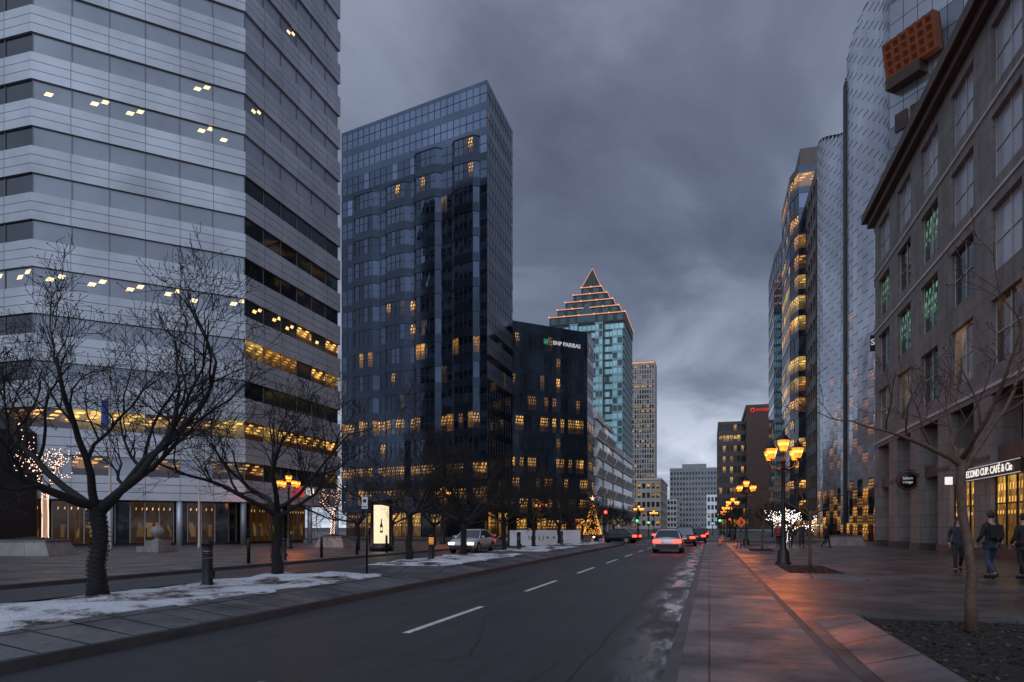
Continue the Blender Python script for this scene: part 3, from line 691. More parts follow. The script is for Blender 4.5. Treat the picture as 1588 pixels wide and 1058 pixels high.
b.stack([(14.6,150.1),(40,150.1),(40,186),(17,186),(14.4,181),(13.7,175),(13.6,160)],3,16,3.55,1.0,2.5,.1,M['navy'],M['darkcore'],{3:dict(nb=2,lit=l3),4:dict(nb=2,lit=l3),5:dict(nb=6,lit=l3),6:dict(nb=4,lit=l3),0:dict(nb=6,lit=l3)},topband=1.2,frame=M['navyframe'])
b.wall.prism([(15.2,128.2),(39,128.2),(39,149),(15.2,149)],64.6,67.5,M['brownst']); b.wall.box(16.4,39,116.4,185,.1,2.99,M['darkcore'])
b.glazing((16.3,185),(16.3,117),.2,2.9,20,lambda r,c: random.choice([M['shop'],M['shopd'],M['g_black']]),M['black'])
b.finish()

# ------------------------------------------------------------ setting
mb=MB(); mb.face([(-3000,-3000,0),(3000,-3000,0),(3000,3000,0),(-3000,3000,0)],M['ground']); structure(mb,'ground')
def sheet(name,x0,x1,y0,y1,z,mat):
    mb=MB(); mb.face([(x0,y0,z),(x1,y0,z),(x1,y1,z),(x0,y1,z)],mat); return structure(mb,name)
sheet('road',-7.4,-.45,-40,600,.004,M['asphalt'])
sheet('service_road',-17.4,-12,-40,66,.004,M['asphalt'])
sheet('cross_road',-220,13,66,80,.008,M['asphalt'])
def slab(name,poly,z,mat,km=None,ins=.18):
    mb=MB(); mb.prism(poly,.0,z-.001,km or M['kerb'],False)
    ip=inset(poly,ins); n=len(poly)
    mb.face([(p[0],p[1],z+.003) for p in ip],mat); return structure(mb,name)
slab('pavement',[(-.45,-40),(1.45,-40),(1.45,66),(.8,66),(-.45,64)],.12,M['walk'],ins=.15)
slab('pavement',[(1.42,-40),(60,-40),(60,66),(1.42,66)],.121,M['paver'],M['kerb'],.0)
slab('pavement',rect(-120,-40,-17.4,66),.12,M['plaza'])
slab('pavement',rect(-.45,80,60,400),.12,M['walk'])
slab('pavement',rect(13,66,60,80),.12,M['paver'])
slab('pavement',rect(-120,80,-9,400),.12,M['plaza'])
mb=MB()
for k in range(-3,40):
    y0=9.45+k*7.0
    if y0<64 or y0>82: mb.face([(-4.46,y0,.008),(-4.34,y0,.008),(-4.34,y0+3.6,.008),(-4.46,y0+3.6,.008)],M['paint'])
structure(mb,'lane_marking')
mb=MB(); mb.face([(-7.2,64.2,.0125),(-.7,64.2,.0125),(-.7,64.6,.0125),(-7.2,64.6,.0125)],M['paint'])
for k in range(9): mb.face([(-7.1+k*.75,81,.0125),(-6.75+k*.75,81,.0125),(-6.75+k*.75,84,.0125),(-7.1+k*.75,84,.0125)],M['paint'])
structure(mb,'crosswalk_marking')
mb=MB(); mb.prism(rect(-12,-20,-7.4,62),0,.13,M['kerb'],False); structure(mb,'median')
def island(y0,y1,mat,name):
    mb=MB(); xo0,xo1=-11.95,-7.45; xi0,xi1=-11.6,-8.65; a,c=.135,.30; d=.9
    n=int((y1-y0)/1.3); 
    for i in range(n):
        ya=y0+(y1-y0)*i/n+.012; yb=y0+(y1-y0)*(i+1)/n-.012; w=random.uniform(-.012,.012)
        A=lambda y: min(max(y,y0+d),y1-d)
        mb.face([(xo1,ya,a+.002),(xo1,yb,a+.002),(xi1,A(yb),c+w),(xi1,A(ya),c+w*.3)],M['granite'])
    mb.face([(xo0,y0,a),(xo1,y0,a),(xi1,y0+d,c),(xi0,y0+d,c)],M['granite'])
    mb.face([(xo1,y1,a),(xo0,y1,a),(xi0,y1-d,c),(xi1,y1-d,c)],M['granite'])
    mb.face([(xo0,y1,a),(xo0,y0,a),(xi0,y0+d,c),(xi0,y1-d,c)],M['granite'])
    structure(mb,'median_edge')
    mb=MB(); nx=16; ny=int((y1-y0)*3); vs=[];fs=[]
    for j in range(ny+1):
        for i in range(nx+1):
            x=xi0+(xi1-xi0)*i/nx; y=y0+d+(y1-y0-2*d)*j/ny
            ed=min(i,nx-i,j,ny-j)
            z=c-.03+(0 if ed==0 else .06+.08*noise.noise(Vector((x*1.1,y*1.1,0)))+.04*noise.noise(Vector((x*4,y*4,3))))
            if i==nx: x+=.22*noise.noise(Vector((0,y*1.3,5)))+.08; z=c-.045+.03
            vs.append((x,y,z))
    for j in range(ny):
        for i in range(nx): q=j*(nx+1)+i; fs.append((q,q+1,q+nx+2,q+nx+1))
    mb.faces(vs,fs,mat,True); structure(mb,name)
island(-6,18.2,M['snow'],'snow_bed'); island(20.5,33,M['snow'],'snow_bed'); island(35,47,M['snow'],'snow_bed'); island(49,60,M['snow'],'snow_bed')
def pit(x0,x1,y0,y1):
    mb=MB(); w=.55; a,c=.128,.27
    O=rect(x0,y0,x1,y1); I=rect(x0+w,y0+w,x1-w,y1-w)
    for k in range(4):
        k2=(k+1)%4; mb.face([(*O[k],a),(*O[k2],a),(*I[k2],c),(*I[k],c)],M['granite'])
        mb.face([(*I[k],c),(*I[k2],c),(*I[k2],.2),(*I[k],.2)],M['kerb'])
    mb.face([(*p,.205) for p in I],M['soil']); structure(mb,'tree_pit')
    mb=MB()
    for _ in range(int((x1-x0)*(y1-y0)*150)):
        x=random.uniform(x0+w+.05,x1-w-.05); y=random.uniform(y0+w+.05,y1-w-.05); s=random.uniform(.010,.028); a=random.uniform(0,6.3)
        t1=Vector((math.cos(a),math.sin(a),random.uniform(-.4,.4)))*s*1.5; t2=Vector((-math.sin(a),math.cos(a),random.uniform(-.4,.4)))*s*.7
        p=Vector((x,y,.215+random.uniform(0,.03))); mb.face([p-t1,p+t2,p+t1,p-t2],random.choice([M['soil'],M['soil'],M['soil'],M['soil'],M['barkb']]))
    mb.build('wood_chips',kind='stuff')
pit(1.6,5.2,5.5,12.1); pit(1.7,4.3,20.8,26.8); pit(1.7,4.2,40,46); pit(1.7,4.2,52,57)
# ------------------------------------------------------------ trees
def grow(tr,cr,p,d,r,ln,lev,maxl,rnd,cnt,mt,mc,up,gn=1.0):
    seg=8 if lev<1 else (6 if lev<2 else 4 if lev<3 else 3); pts=[p.copy()]; rad=[r]; dd=d.copy()
    kk=(.27 if lev<1 else (.34 if lev<2 else .36))*gn
    for i in range(seg):
        dd=(dd+Vector((rnd.uniform(-1,1),rnd.uniform(-1,1),rnd.uniform(-.9,.9)+up))*kk).normalized()
        p=p+dd*(ln/seg); pts.append(p.copy()); rad.append(max(.0045,r*(1-.70*(i+1)/seg)))
    (tr if lev<1 else cr).tube(pts,rad,(8,5,4,3,3,3)[lev],mt if lev<1 else mc,cap=False)
    if lev>=maxl: 
        if rnd.random()<.4: cr.octa(pts[-1],.016,mc)
        return
    n=cnt[lev]
    for k in range(n):
        f=(.22 if lev else .3)+.78*(k+rnd.random()*.8)/n; f=min(f,1.0); i=min(int(f*seg),seg-1); q=pts[i].lerp(pts[i+1],f*seg-i)
        ax=(pts[i+1]-pts[i]).normalized(); side=ax.orthogonal().normalized(); side.rotate(Matrix.Rotation(rnd.uniform(0,6.28),3,ax))
        nd=(ax*.75+side*rnd.uniform(.6,1.15)+Vector((0,0,up*.6))).normalized()
        grow(tr,cr,q,nd,max(min(rad[i]*rnd.uniform(.48,.68),r*.52),.0055),ln*rnd.uniform(.46,.74)*(1.1-.3*f),lev+1,maxl,rnd,cnt,mt,mc,up,gn)
def make_tree(seed,label,H=2.0,limbs=5,ln=2.6,r=.15,wrap=True,group='trees along the avenue',cnt=(6,5,4,3),maxl=4,up=.28,spread=.9,mt=None,mc=None,lean=(0,0),gn=1.0):
    rnd=random.Random(seed); mt=mt or M['bark']; mc=mc or M['twig']
    e=top('tree',label,'tree',group=group); tr=MB(); cr=MB()
    pts=[Vector((lean[0]*i/6+.03*math.sin(i*1.3+seed),lean[1]*i/6+.03*math.cos(i*1.7),H*i/6)) for i in range(7)]; pts[0]=Vector((0,0,-.05))
    rad=[r*1.5,r*1.08,r*.95,r*.9,r*.9,r*.95,r*.8]
    tr.tube(pts,rad,12,mt)
    for k in range(limbs):
        a=2*math.pi*k/limbs+rnd.uniform(-.4,.4); s=spread*rnd.uniform(.6,1.25)
        d=Vector((math.cos(a)*s,math.sin(a)*s,.5+rnd.uniform(-.2,.4))).normalized()
        grow(tr,cr,pts[-1]-Vector((0,0,rnd.uniform(0,.35))),d,r*rnd.uniform(.5,.68),ln*rnd.uniform(.85,1.2),0,maxl,rnd,cnt,mt,mc,up,gn)
    if wrap:
        wr=[]; 
        for i in range(260):
            f=i/260; a=f*2*math.pi*19; z=.15+f*(H-.2); k=min(int(z/H*6),5); c=pts[k].lerp(pts[k+1],z/H*6-k); rr=r*1.0+.012+.008*math.sin(i*2.3)+(.15*r if z<.3 else 0)
            wr.append(c+Vector((math.cos(a)*rr,math.sin(a)*rr,.05*math.sin(i*.9))))
        tr.tube(wr,[.007]*len(wr),3,M['rubber'],cap=False)
        for i in range(0,260,2): tr.octa(wr[i]+(wr[i]-Vector((0,0,wr[i].z))).normalized()*.015,.018,M['rubber'])
    tr.build('trunk',e); cr.build('crown',e)
    return e,pts
lab='bare gnarled tree with trunk wrapped in unlit string lights'
t1,_=make_tree(3,lab,1.8,6,3.35,.145,up=.24,spread=1.0); t1.location=(-11.05,10.2,.3)
t2,_=make_tree(8,lab,1.8,5,2.85,.125,up=.24); t2.location=(-11.15,15.9,.3)
t3,_=make_tree(21,lab,1.9,5,2.8,.115,up=.24); t3.location=(-11.5,25.1,.3)
for (x,y,s,src) in [(-11.3,30.8,.95,t1),(-11.2,37.2,.9,t2),(-11.2,44,.9,t3),(-11.2,52,.9,t1),(-11.2,58.5,.9,t2),
    (-22,40,1.0,t3),(-23,47,1.05,t2),(-22.5,54,1.0,t1),(-22,61,1.0,t3),(-15.5,86,1.0,t2),(-15.3,95,1.0,t1),(-15.4,104,1.0,t3),(-15.3,114,1,t2),(-15.3,126,1,t1),
    (9.5,88,.9,t1),(9.2,100,.9,t2),(9.3,112,.9,t3),(3.2,92,.8,t2),(3.1,110,.8,t3)]:
    clone(src,(x,y,.3 if -12<x<-8 else .12),random.uniform(0,6.3),s,'bare leafless street tree with dark branches')
tr_,_=make_tree(5,'slim young tree with bare reddish-brown branches in mulch pit',2.45,4,1.7,.062,False,cnt=(4,3,3,2),maxl=3,up=.34,spread=.75,mt=M['barkb'],mc=M['twigb'],lean=(-.12,.05),gn=.8); tr_.location=(3.35,10.4,.2)
clone(tr_,(3.2,24.5,.2),1.9,.8,'slim young bare tree in granite edged pit'); clone(tr_,(3.0,43,.2),2.9,.85,'slim young bare tree in granite edged pit')
def lit_tree(seed,loc,label,bm,H,ln,r,wrapn,crown_n,spread=.8,limbs=4,up=.3):
    e,pts=make_tree(seed,label,H,limbs,ln,r,False,'trees lit with string lights',cnt=(4,4,3),maxl=3,spread=spread,up=up,gn=.8)
    rnd=random.Random(seed); mb=MB()
    for i in range(wrapn):
        f=i/wrapn; a=i*2.4; z=.1+f*H; k=min(int(z/H*6),5); c=pts[k].lerp(pts[k+1],z/H*6-k); rr=r+.04
        mb.octa(c+Vector((math.cos(a)*rr,math.sin(a)*rr,0)),.032,bm)
    src=[v for o in KIDS[e.name] for v in o.data.vertices if v.co.z>H*.85]
    trv=[v for v in KIDS[e.name][0].data.vertices if v.co.z>H*.9]
    for v in rnd.sample(src,min(crown_n,len(src))): mb.octa(v.co,.035,bm)
    for v in trv:
        if rnd.random()<.6: mb.octa(v.co*1.005,.035,bm)
    mb.build('string_lights',e,kind='stuff'); e.location=loc; return e
lit_tree(31,(-38.6,31.9,.12),'tree with trunk and branches wrapped in pinkish lights',M['bulb'],3.4,2.4,.13,260,300,.38,5,.5)
lit_tree(33,(-29.2,49,.12),'small tree wrapped in warm string lights',M['bulb'],2.6,1.7,.11,140,70,.35,4,.45)
lit_tree(35,(6.6,63.5,.12),'rounded tree covered in white string lights',M['bulbw'],1.3,1.5,.09,40,420,1.1,6,.15)
# christmas tree
e=top('christmas_tree','cone shaped christmas tree of warm lights with star','christmas tree',(-15.2,92,.12)); mb=MB(); rnd=random.Random(4)
for k in range(9): mb.lathe((0,0,.5+k*.5),[(1.15-k*.12,0),(.42-k*.04,.7)],14,M['lichen'])
mb.lathe((0,0,0),[(.12,0),(.12,.6)],8,M['bark']); mb.build('crown',e); mb=MB()
for i in range(420):
    z=rnd.random(); z=1-math.sqrt(z) if z>0 else 0; a=rnd.uniform(0,6.28); r=1.22*(1-z)+.04; mb.octa((math.cos(a)*r,math.sin(a)*r,.5+z*4.6),.05,M['orange_e'])
mb.build('string_lights',e,kind='stuff'); mb=MB()
for k in range(5):
    a=R(90+72*k); mb.tube([(0,0,5.4),(math.cos(a)*.4,0,5.4+math.sin(a)*.4)],[.11,.01],4,M['bulb'])
mb.build('star',e)

# ------------------------------------------------------------ street lamps
def make_lamp():
    e=top('street_lamp','black five-lantern heritage street lamp with amber light','street lamp',group='heritage street lamps'); mb=MB()
    mb.lathe((0,0,0),[(.30,0),(.30,.12),(.24,.16),(.22,.5),(.16,.62),(.11,.7),(.10,1.2),(.085,1.3),(.075,2.8),(.065,3.95),(.10,4.0),(.10,4.1),(.05,4.2),(.04,4.45)],14,M['black'])
    for k in range(4):
        a=R(45+90*k); c,s=math.cos(a),math.sin(a)
        mb.tube([(c*.05,s*.05,3.8),(c*.3,s*.3,3.72),(c*.55,s*.55,3.82),(c*.66,s*.66,4.0),(c*.66,s*.66,4.12)],[.028,.026,.024,.024,.03],6,M['black'])
    mb.build('pole',e)
    for k in range(5):
        if k<4: a=R(45+90*k); c=(math.cos(a)*.66,math.sin(a)*.66,4.12); s=1
        else: c=(0,0,4.45); s=1.1
        g=MB(); g.lathe(c,[(.09*s,0),(.13*s,.06*s),(.165*s,.19*s)],8,M['amber'],False); g.lathe((c[0],c[1],c[2]+.19*s),[(.165*s,0),(.185*s,.08*s)],8,M['ambercore'],False); g.lathe((c[0],c[1],c[2]+.27*s),[(.185*s,0),(.205*s,.06*s),(.20*s,.10*s)],8,M['amber'],False); o=g.build('lantern',e)
        cap=MB(); z=c[2]; cap.lathe((c[0],c[1],z+.37*s),[(.235*s,0),(.22*s,.04*s),(.13*s,.15*s),(.05*s,.22*s),(.03*s,.3*s),(.005,.34*s)],8,M['black'],False)
        cap.lathe((c[0],c[1],z-.05),[(.05,0),(.10*s,.045)],8,M['black'])
        for q in range(4):
            a=R(22.5+90*q); cap.tube([(c[0]+math.cos(a)*.135*s,c[1]+math.sin(a)*.135*s,z+.05*s),(c[0]+math.cos(a)*.212*s,c[1]+math.sin(a)*.212*s,z+.36*s)],[.01,.01],4,M['black'])
        co=cap.build('cap',o)
    return e
lamp=make_lamp(); lamp.location=(2.76,28.4,.12)
LP=[(2.6,52.8,1.0),(2.6,83,1.0),(2.6,106,1.0),(2.6,132,1.0),(-28.4,41.8,1.05),(-23.2,57.8,1.05),(-22.6,93,1.05),(-24,120,1.05),(-9.8,100,.95),(-9.8,128,.95),(2.6,160,1.0)]
for x,y,s in LP: clone(lamp,(x,y,.12),random.uniform(0,1.5),s)
def plight(x,y,z,p,col=(1,.22,.05),r=.9):
    li=bpy.data.lights.new('lamp_light','POINT'); li.energy=p; li.color=col; li.shadow_soft_size=r
    o=bpy.data.objects.new('lamp_light',li); o.location=(x,y,z); COL.objects.link(o)
for x,y,p in [(2.76,28.4,470),(2.6,52.8,330),(-28.4,41.8,300),(-23.2,57.8,300),(2.6,83,300),(-22.6,93,300)]: plight(x,y,4.35,p)

# ------------------------------------------------------------ bollards
e=top('bollard','black cylindrical bollard with louvred light head','bollard',(-10.7,12.7,.33),'bollards along the median'); mb=MB()
mb.lathe((0,0,-.06),[(.15,0),(.15,.08),(.115,.11),(.115,.64)],16,M['black']); mb.build('post',e); mb=MB()
for k in range(5): mb.lathe((0,0,.605+k*.05),[(.118,0),(.118,.035)],16,M['black'])
mb.lathe((0,0,.6),[(.10,0),(.10,.26)],12,M['steel']); mb.lathe((0,0,.86),[(.125,0),(.125,.07),(.10,.12),(.02,.14)],16,M['black']); mb.build('light_head',e); mb=MB()
mb.box(.10,.16,-.05,.05,.15,.3,M['black']); mb.build('socket_box',e)
for x,y in [(-10.7,38.5),(-10.7,50.5),(-18.6,27),(-18.8,45),(-18.8,52)]: clone(e,(x,y,.33 if x>-12 else .12),0)
e2=clone(e,(-10.7,25.4,.33),0,1,'black cylindrical bollard with glowing amber light head')
o=[k for k in KIDS[e2.name] if k.name.startswith('light_head')][0]; o.data=o.data.copy(); o.data.materials[1]=M['orange_e']
e=top('bollard','slim black post bollard by the service road','bollard',(-18.2,24,.12),'slim post bollards'); mb=MB(); mb.lathe((0,0,0),[(.07,0),(.07,.95),(.04,1.02),(.005,1.04)],12,M['black']); mb.build('post',e)
for y in (29.5,33,36.5): clone(e,(-18.2,y,.12),0)
e=top('parking_sign','white parking sign on thin dark pole in the median','road sign',(-10.3,19.3,.13)); mb=MB(); mb.lathe((0,0,0),[(.03,0),(.03,2.4)],8,M['black']); mb.build('pole',e)
mb=MB(); mb.box(-.15,.05,-.05,-.035,2.05,2.42,M['whitep']); s=mb.build('sign_board',e); mb=MB(); mb.tube([(-.05,-.051,2.30),(-.05,-.056,2.30)],[.06,.06],16,M['cl_red']); mb.box(-.12,.02,-.055,-.051,2.10,2.13,M['blackp']); mb.build('sign_symbol',e); text('P',.10,M['blackp'],e,(-.05,-.06,2.30),0,ext=.002)
# advertising column
e=top('advertising_column','round advertising column with lit bottle poster and domed roof','advertising column',(-19.6,38.6,.12)); mb=MB()
mb.lathe((0,0,0),[(.74,0),(.74,.35),(.66,.4),(.66,2.95),(.78,3.0),(.78,3.2),(.70,3.25),(.55,3.45),(.25,3.6),(.06,3.65),(.05,3.85),(.01,3.9)],24,M['black']); mb.build('column',e)
mb=MB(); n=10; az=math.atan2(-38.6,19.6)
for i in range(n):
    a0=az-.75+1.5*i/n; a1=az-.75+1.5*(i+1)/n; r=.675
    mb.face([(math.cos(a0)*r,math.sin(a0)*r,.5),(math.cos(a1)*r,math.sin(a1)*r,.5),(math.cos(a1)*r,math.sin(a1)*r,2.85),(math.cos(a0)*r,math.sin(a0)*r,2.85)],M['cream_e'])
mb.build('poster',e); mb=MB(); d=Vector((math.cos(az),math.sin(az),0)); s=Vector((-d.y,d.x,0))
prof=[(.0,1.15),(.085,1.16),(.085,1.6),(.035,1.75),(.03,2.0),(0,2.01)]
L_=[d*.70+s*a+Vector((0,0,z)) for a,z in prof]; R_=[d*.70-s*a+Vector((0,0,z)) for a,z in prof]
for i in range(5): mb.face([R_[i],L_[i],L_[i+1],R_[i+1]],M['blackp'])
mb.box(d.x*.70-.01,d.x*.70+.01,d.y*.70-.01,d.y*.70+.01,.7,.72,M['blackp'])
mb.build('bottle_picture',e); mb=MB()
mb.obox(d*.705+s*-.06+Vector((0,0,1.28)),s*.12,d*.003,Vector((0,0,.2)),M['cream_e']); mb.build('bottle_label',e)
# flagpoles
e=top('flagpole','tall thin pale flagpole with drooping blue flag','flagpole',(-37.6,35.6,.12),'flagpoles before the tower'); mb=MB(); mb.lathe((0,0,0),[(.14,0),(.12,.3),(.09,.4),(.065,11.6),(.10,11.65),(.10,11.8),(.01,11.9)],10,M['stonel']); mb.build('pole',e)
mb=MB()
for i in range(8):
    y0,y1=.06+i*.10,.06+(i+1)*.10; f=lambda y:.12*math.sin(y*9)
    mb.face([(-y0,f(y0),10.2-y0*1.4-1.7),(-y1,f(y1),10.2-y1*1.4-1.7),(-y1,f(y1),10.2-y1*.9),(-y0,f(y0),10.2-y0*.9)],M['flag'],sm=True)
mb.build('flag',e)
e=top('flagpole','shorter plain pale flagpole without flag','flagpole',(-34.4,40,.12),'flagpoles before the tower'); mb=MB(); mb.lathe((0,0,0),[(.12,0),(.10,.3),(.08,.4),(.06,7.4),(.08,7.45),(.01,7.6)],10,M['stonel']); mb.build('pole',e)
def planter(x,y,w,l,rot,label):
    e=top('planter',label,'planter',(x,y,.12),'concrete planters',rot); mb=MB()
    mb.faces([(-w/2,-l/2,0),(w/2,-l/2,0),(w/2,l/2,0),(-w/2,l/2,0),(-w*.38,-l*.38,.75),(w*.38,-l*.38,.75),(w*.38,l*.38,.75),(-w*.38,l*.38,.75)],[(0,1,5,4),(1,2,6,5),(2,3,7,6),(3,0,4,7)],M['stone'])
    mb.obox((-w*.40,-l*.40,.75),(w*.8,0,0),(0,l*.8,0),(0,0,.08),M['stone']); mb.build('tub',e); mb=MB(); mb.faces([(-w*.33,-l*.33,.84),(w*.33,-l*.33,.84),(w*.33,l*.33,.84),(-w*.33,l*.33,.84),(0,0,1.0)],[(0,1,4),(1,2,4),(2,3,4),(3,0,4)],M['soil']); mb.build('soil',e)
planter(-34.5,27.8,3.4,2.6,.3,'large sloping concrete planter by the tree'); planter(-27,45.5,2.2,2.2,.2,'square concrete planter near the lamp'); planter(10.5,60,2.4,3,0,'dark stone planter near the crossing')
e=top('stone_urn','pale stone sphere on a square pedestal','sculpture',(-31.7,33.4,.12)); mb=MB(); mb.box(-.8,.8,-.8,.8,0,.35,M['stone']); mb.box(-.5,.5,-.5,.5,.35,.7,M['stone']); mb.build('pedestal',e); mb=MB(); mb.lathe((0,0,.7),[(.35,0),(.18,.08),(.13,.18),(.28,.25),(.40,.42),(.40,.6),(.28,.8),(.08,.88)],16,M['stone']); mb.build('urn',e)
# hoarding
e=top('site_hoarding','white construction hoarding printed with black shapes and chevrons','barrier',(-15.4,52.8,.02),rot=math.atan2(4.5,4.9)); mb=MB(); mb.box(0,6.65,0,.06,.1,1.35,M['whitep']); mb.build('panel',e); mb=MB()
for k in range(6): mb.box(k*1.3,k*1.3+.08,.06,.5,0,1.3,M['black'])
mb.build('post',e)
text('I (  )  (  )  >   >  )',.42,M['blackp'],e,(3.1,-.01,.72),0,ext=.002,bold=.015)
e=top('site_hoarding','long white construction hoarding along the site edge','barrier',(-10.3,82,.1),rot=R(90)); mb=MB(); mb.box(0,14,0,.06,.0,1.6,M['whitep']); mb.build('panel',e)
def tlight(loc,on,rot=0,arm=0):
    e=top('traffic_light','black traffic light on post showing '+on,'traffic light',loc,'traffic lights',rot); mb=MB(); mb.lathe((0,0,0),[(.12,0),(.07,.3),(.06,4.2)],8,M['black'])
    mb.build('pole',e); mb=MB(); zc=2.6
    mb.box(-.17,.17,-.25,-.03,zc-.5,zc+.5,M['blackp']); mb.build('housing',e)
    for k,nm in enumerate(('green','amber','red')):
        g=MB(); g.lathe((0,0,0),[(.001,0),(.14,.01),(.13,.04)],12,{'green':M['green_e'],'red':M['red_e']}[on] if nm==on else M['black']); o=g.build('lens',e); o.rotation_euler=(R(90),0,0); o.location=(0,-.255,zc-.32+.32*k); 
    return e
for l,on in [((-8.2,82,.1),'green'),((-9.4,112,.1),'green'),((1.2,84,.1),'green'),((3.4,125,.1),'red'),((-9.3,64,.1),'red'),((.6,140,.1),'green')]: tlight(l,on)
for i,(x,y) in enumerate([(2.0,47.5),(-12.5,66)]):
    e=top('construction_sign','small orange roadwork sign on a stand','road sign',(x,y,.13),'orange roadwork signs'); mb=MB(); mb.tube([(-.3,0,0),(0,0,1.5)],[.02,.02],4,M['black']); mb.tube([(.3,0,0),(0,0,1.5)],[.02,.02],4,M['black']); mb.tube([(0,.4,0),(0,0,1.5)],[.02,.02],4,M['black']); mb.build('stand',e)
    mb=MB(); mb.faces([(0,-.05,1.45),(.36,-.05,1.81),(0,-.05,2.17),(-.36,-.05,1.81),(0,-.03,1.45),(.36,-.03,1.81),(0,-.03,2.17),(-.36,-.03,1.81)],[(0,1,2,3),(7,6,5,4),(0,4,5,1),(1,5,6,2),(2,6,7,3),(3,7,4,0)],M['orange']); mb.build('sign_board',e)
    mb=MB(); mb.tube([(0,-.06,1.7),(.05,-.06,1.85),(-.02,-.06,1.96)],[.04,.04,.03],5,M['blackp']); mb.tube([(.05,-.06,1.85),(.15,-.06,1.78)],[.025,.02],5,M['blackp']); mb.tube([(0,-.06,1.7),(-.08,-.06,1.6)],[.025,.02],5,M['blackp']); mb.build('sign_symbol',e)
e=top('traffic_cone','orange traffic cone with white band','traffic cone',(.9,62,.12),'traffic cones'); mb=MB(); mb.box(-.2,.2,-.2,.2,0,.04,M['blackp']); mb.lathe((0,0,.04),[(.15,0),(.1,.25)],12,M['orange']); mb.lathe((0,0,.29),[(.1,0),(.075,.15)],12,M['whitep']); mb.lathe((0,0,.44),[(.075,0),(.03,.28)],12,M['orange']); mb.build('cone',e)
for x,y in [(-9.4,63),(-11,66.5),(1.4,79)]: clone(e,(x,y,.02 if y>64 else .13))

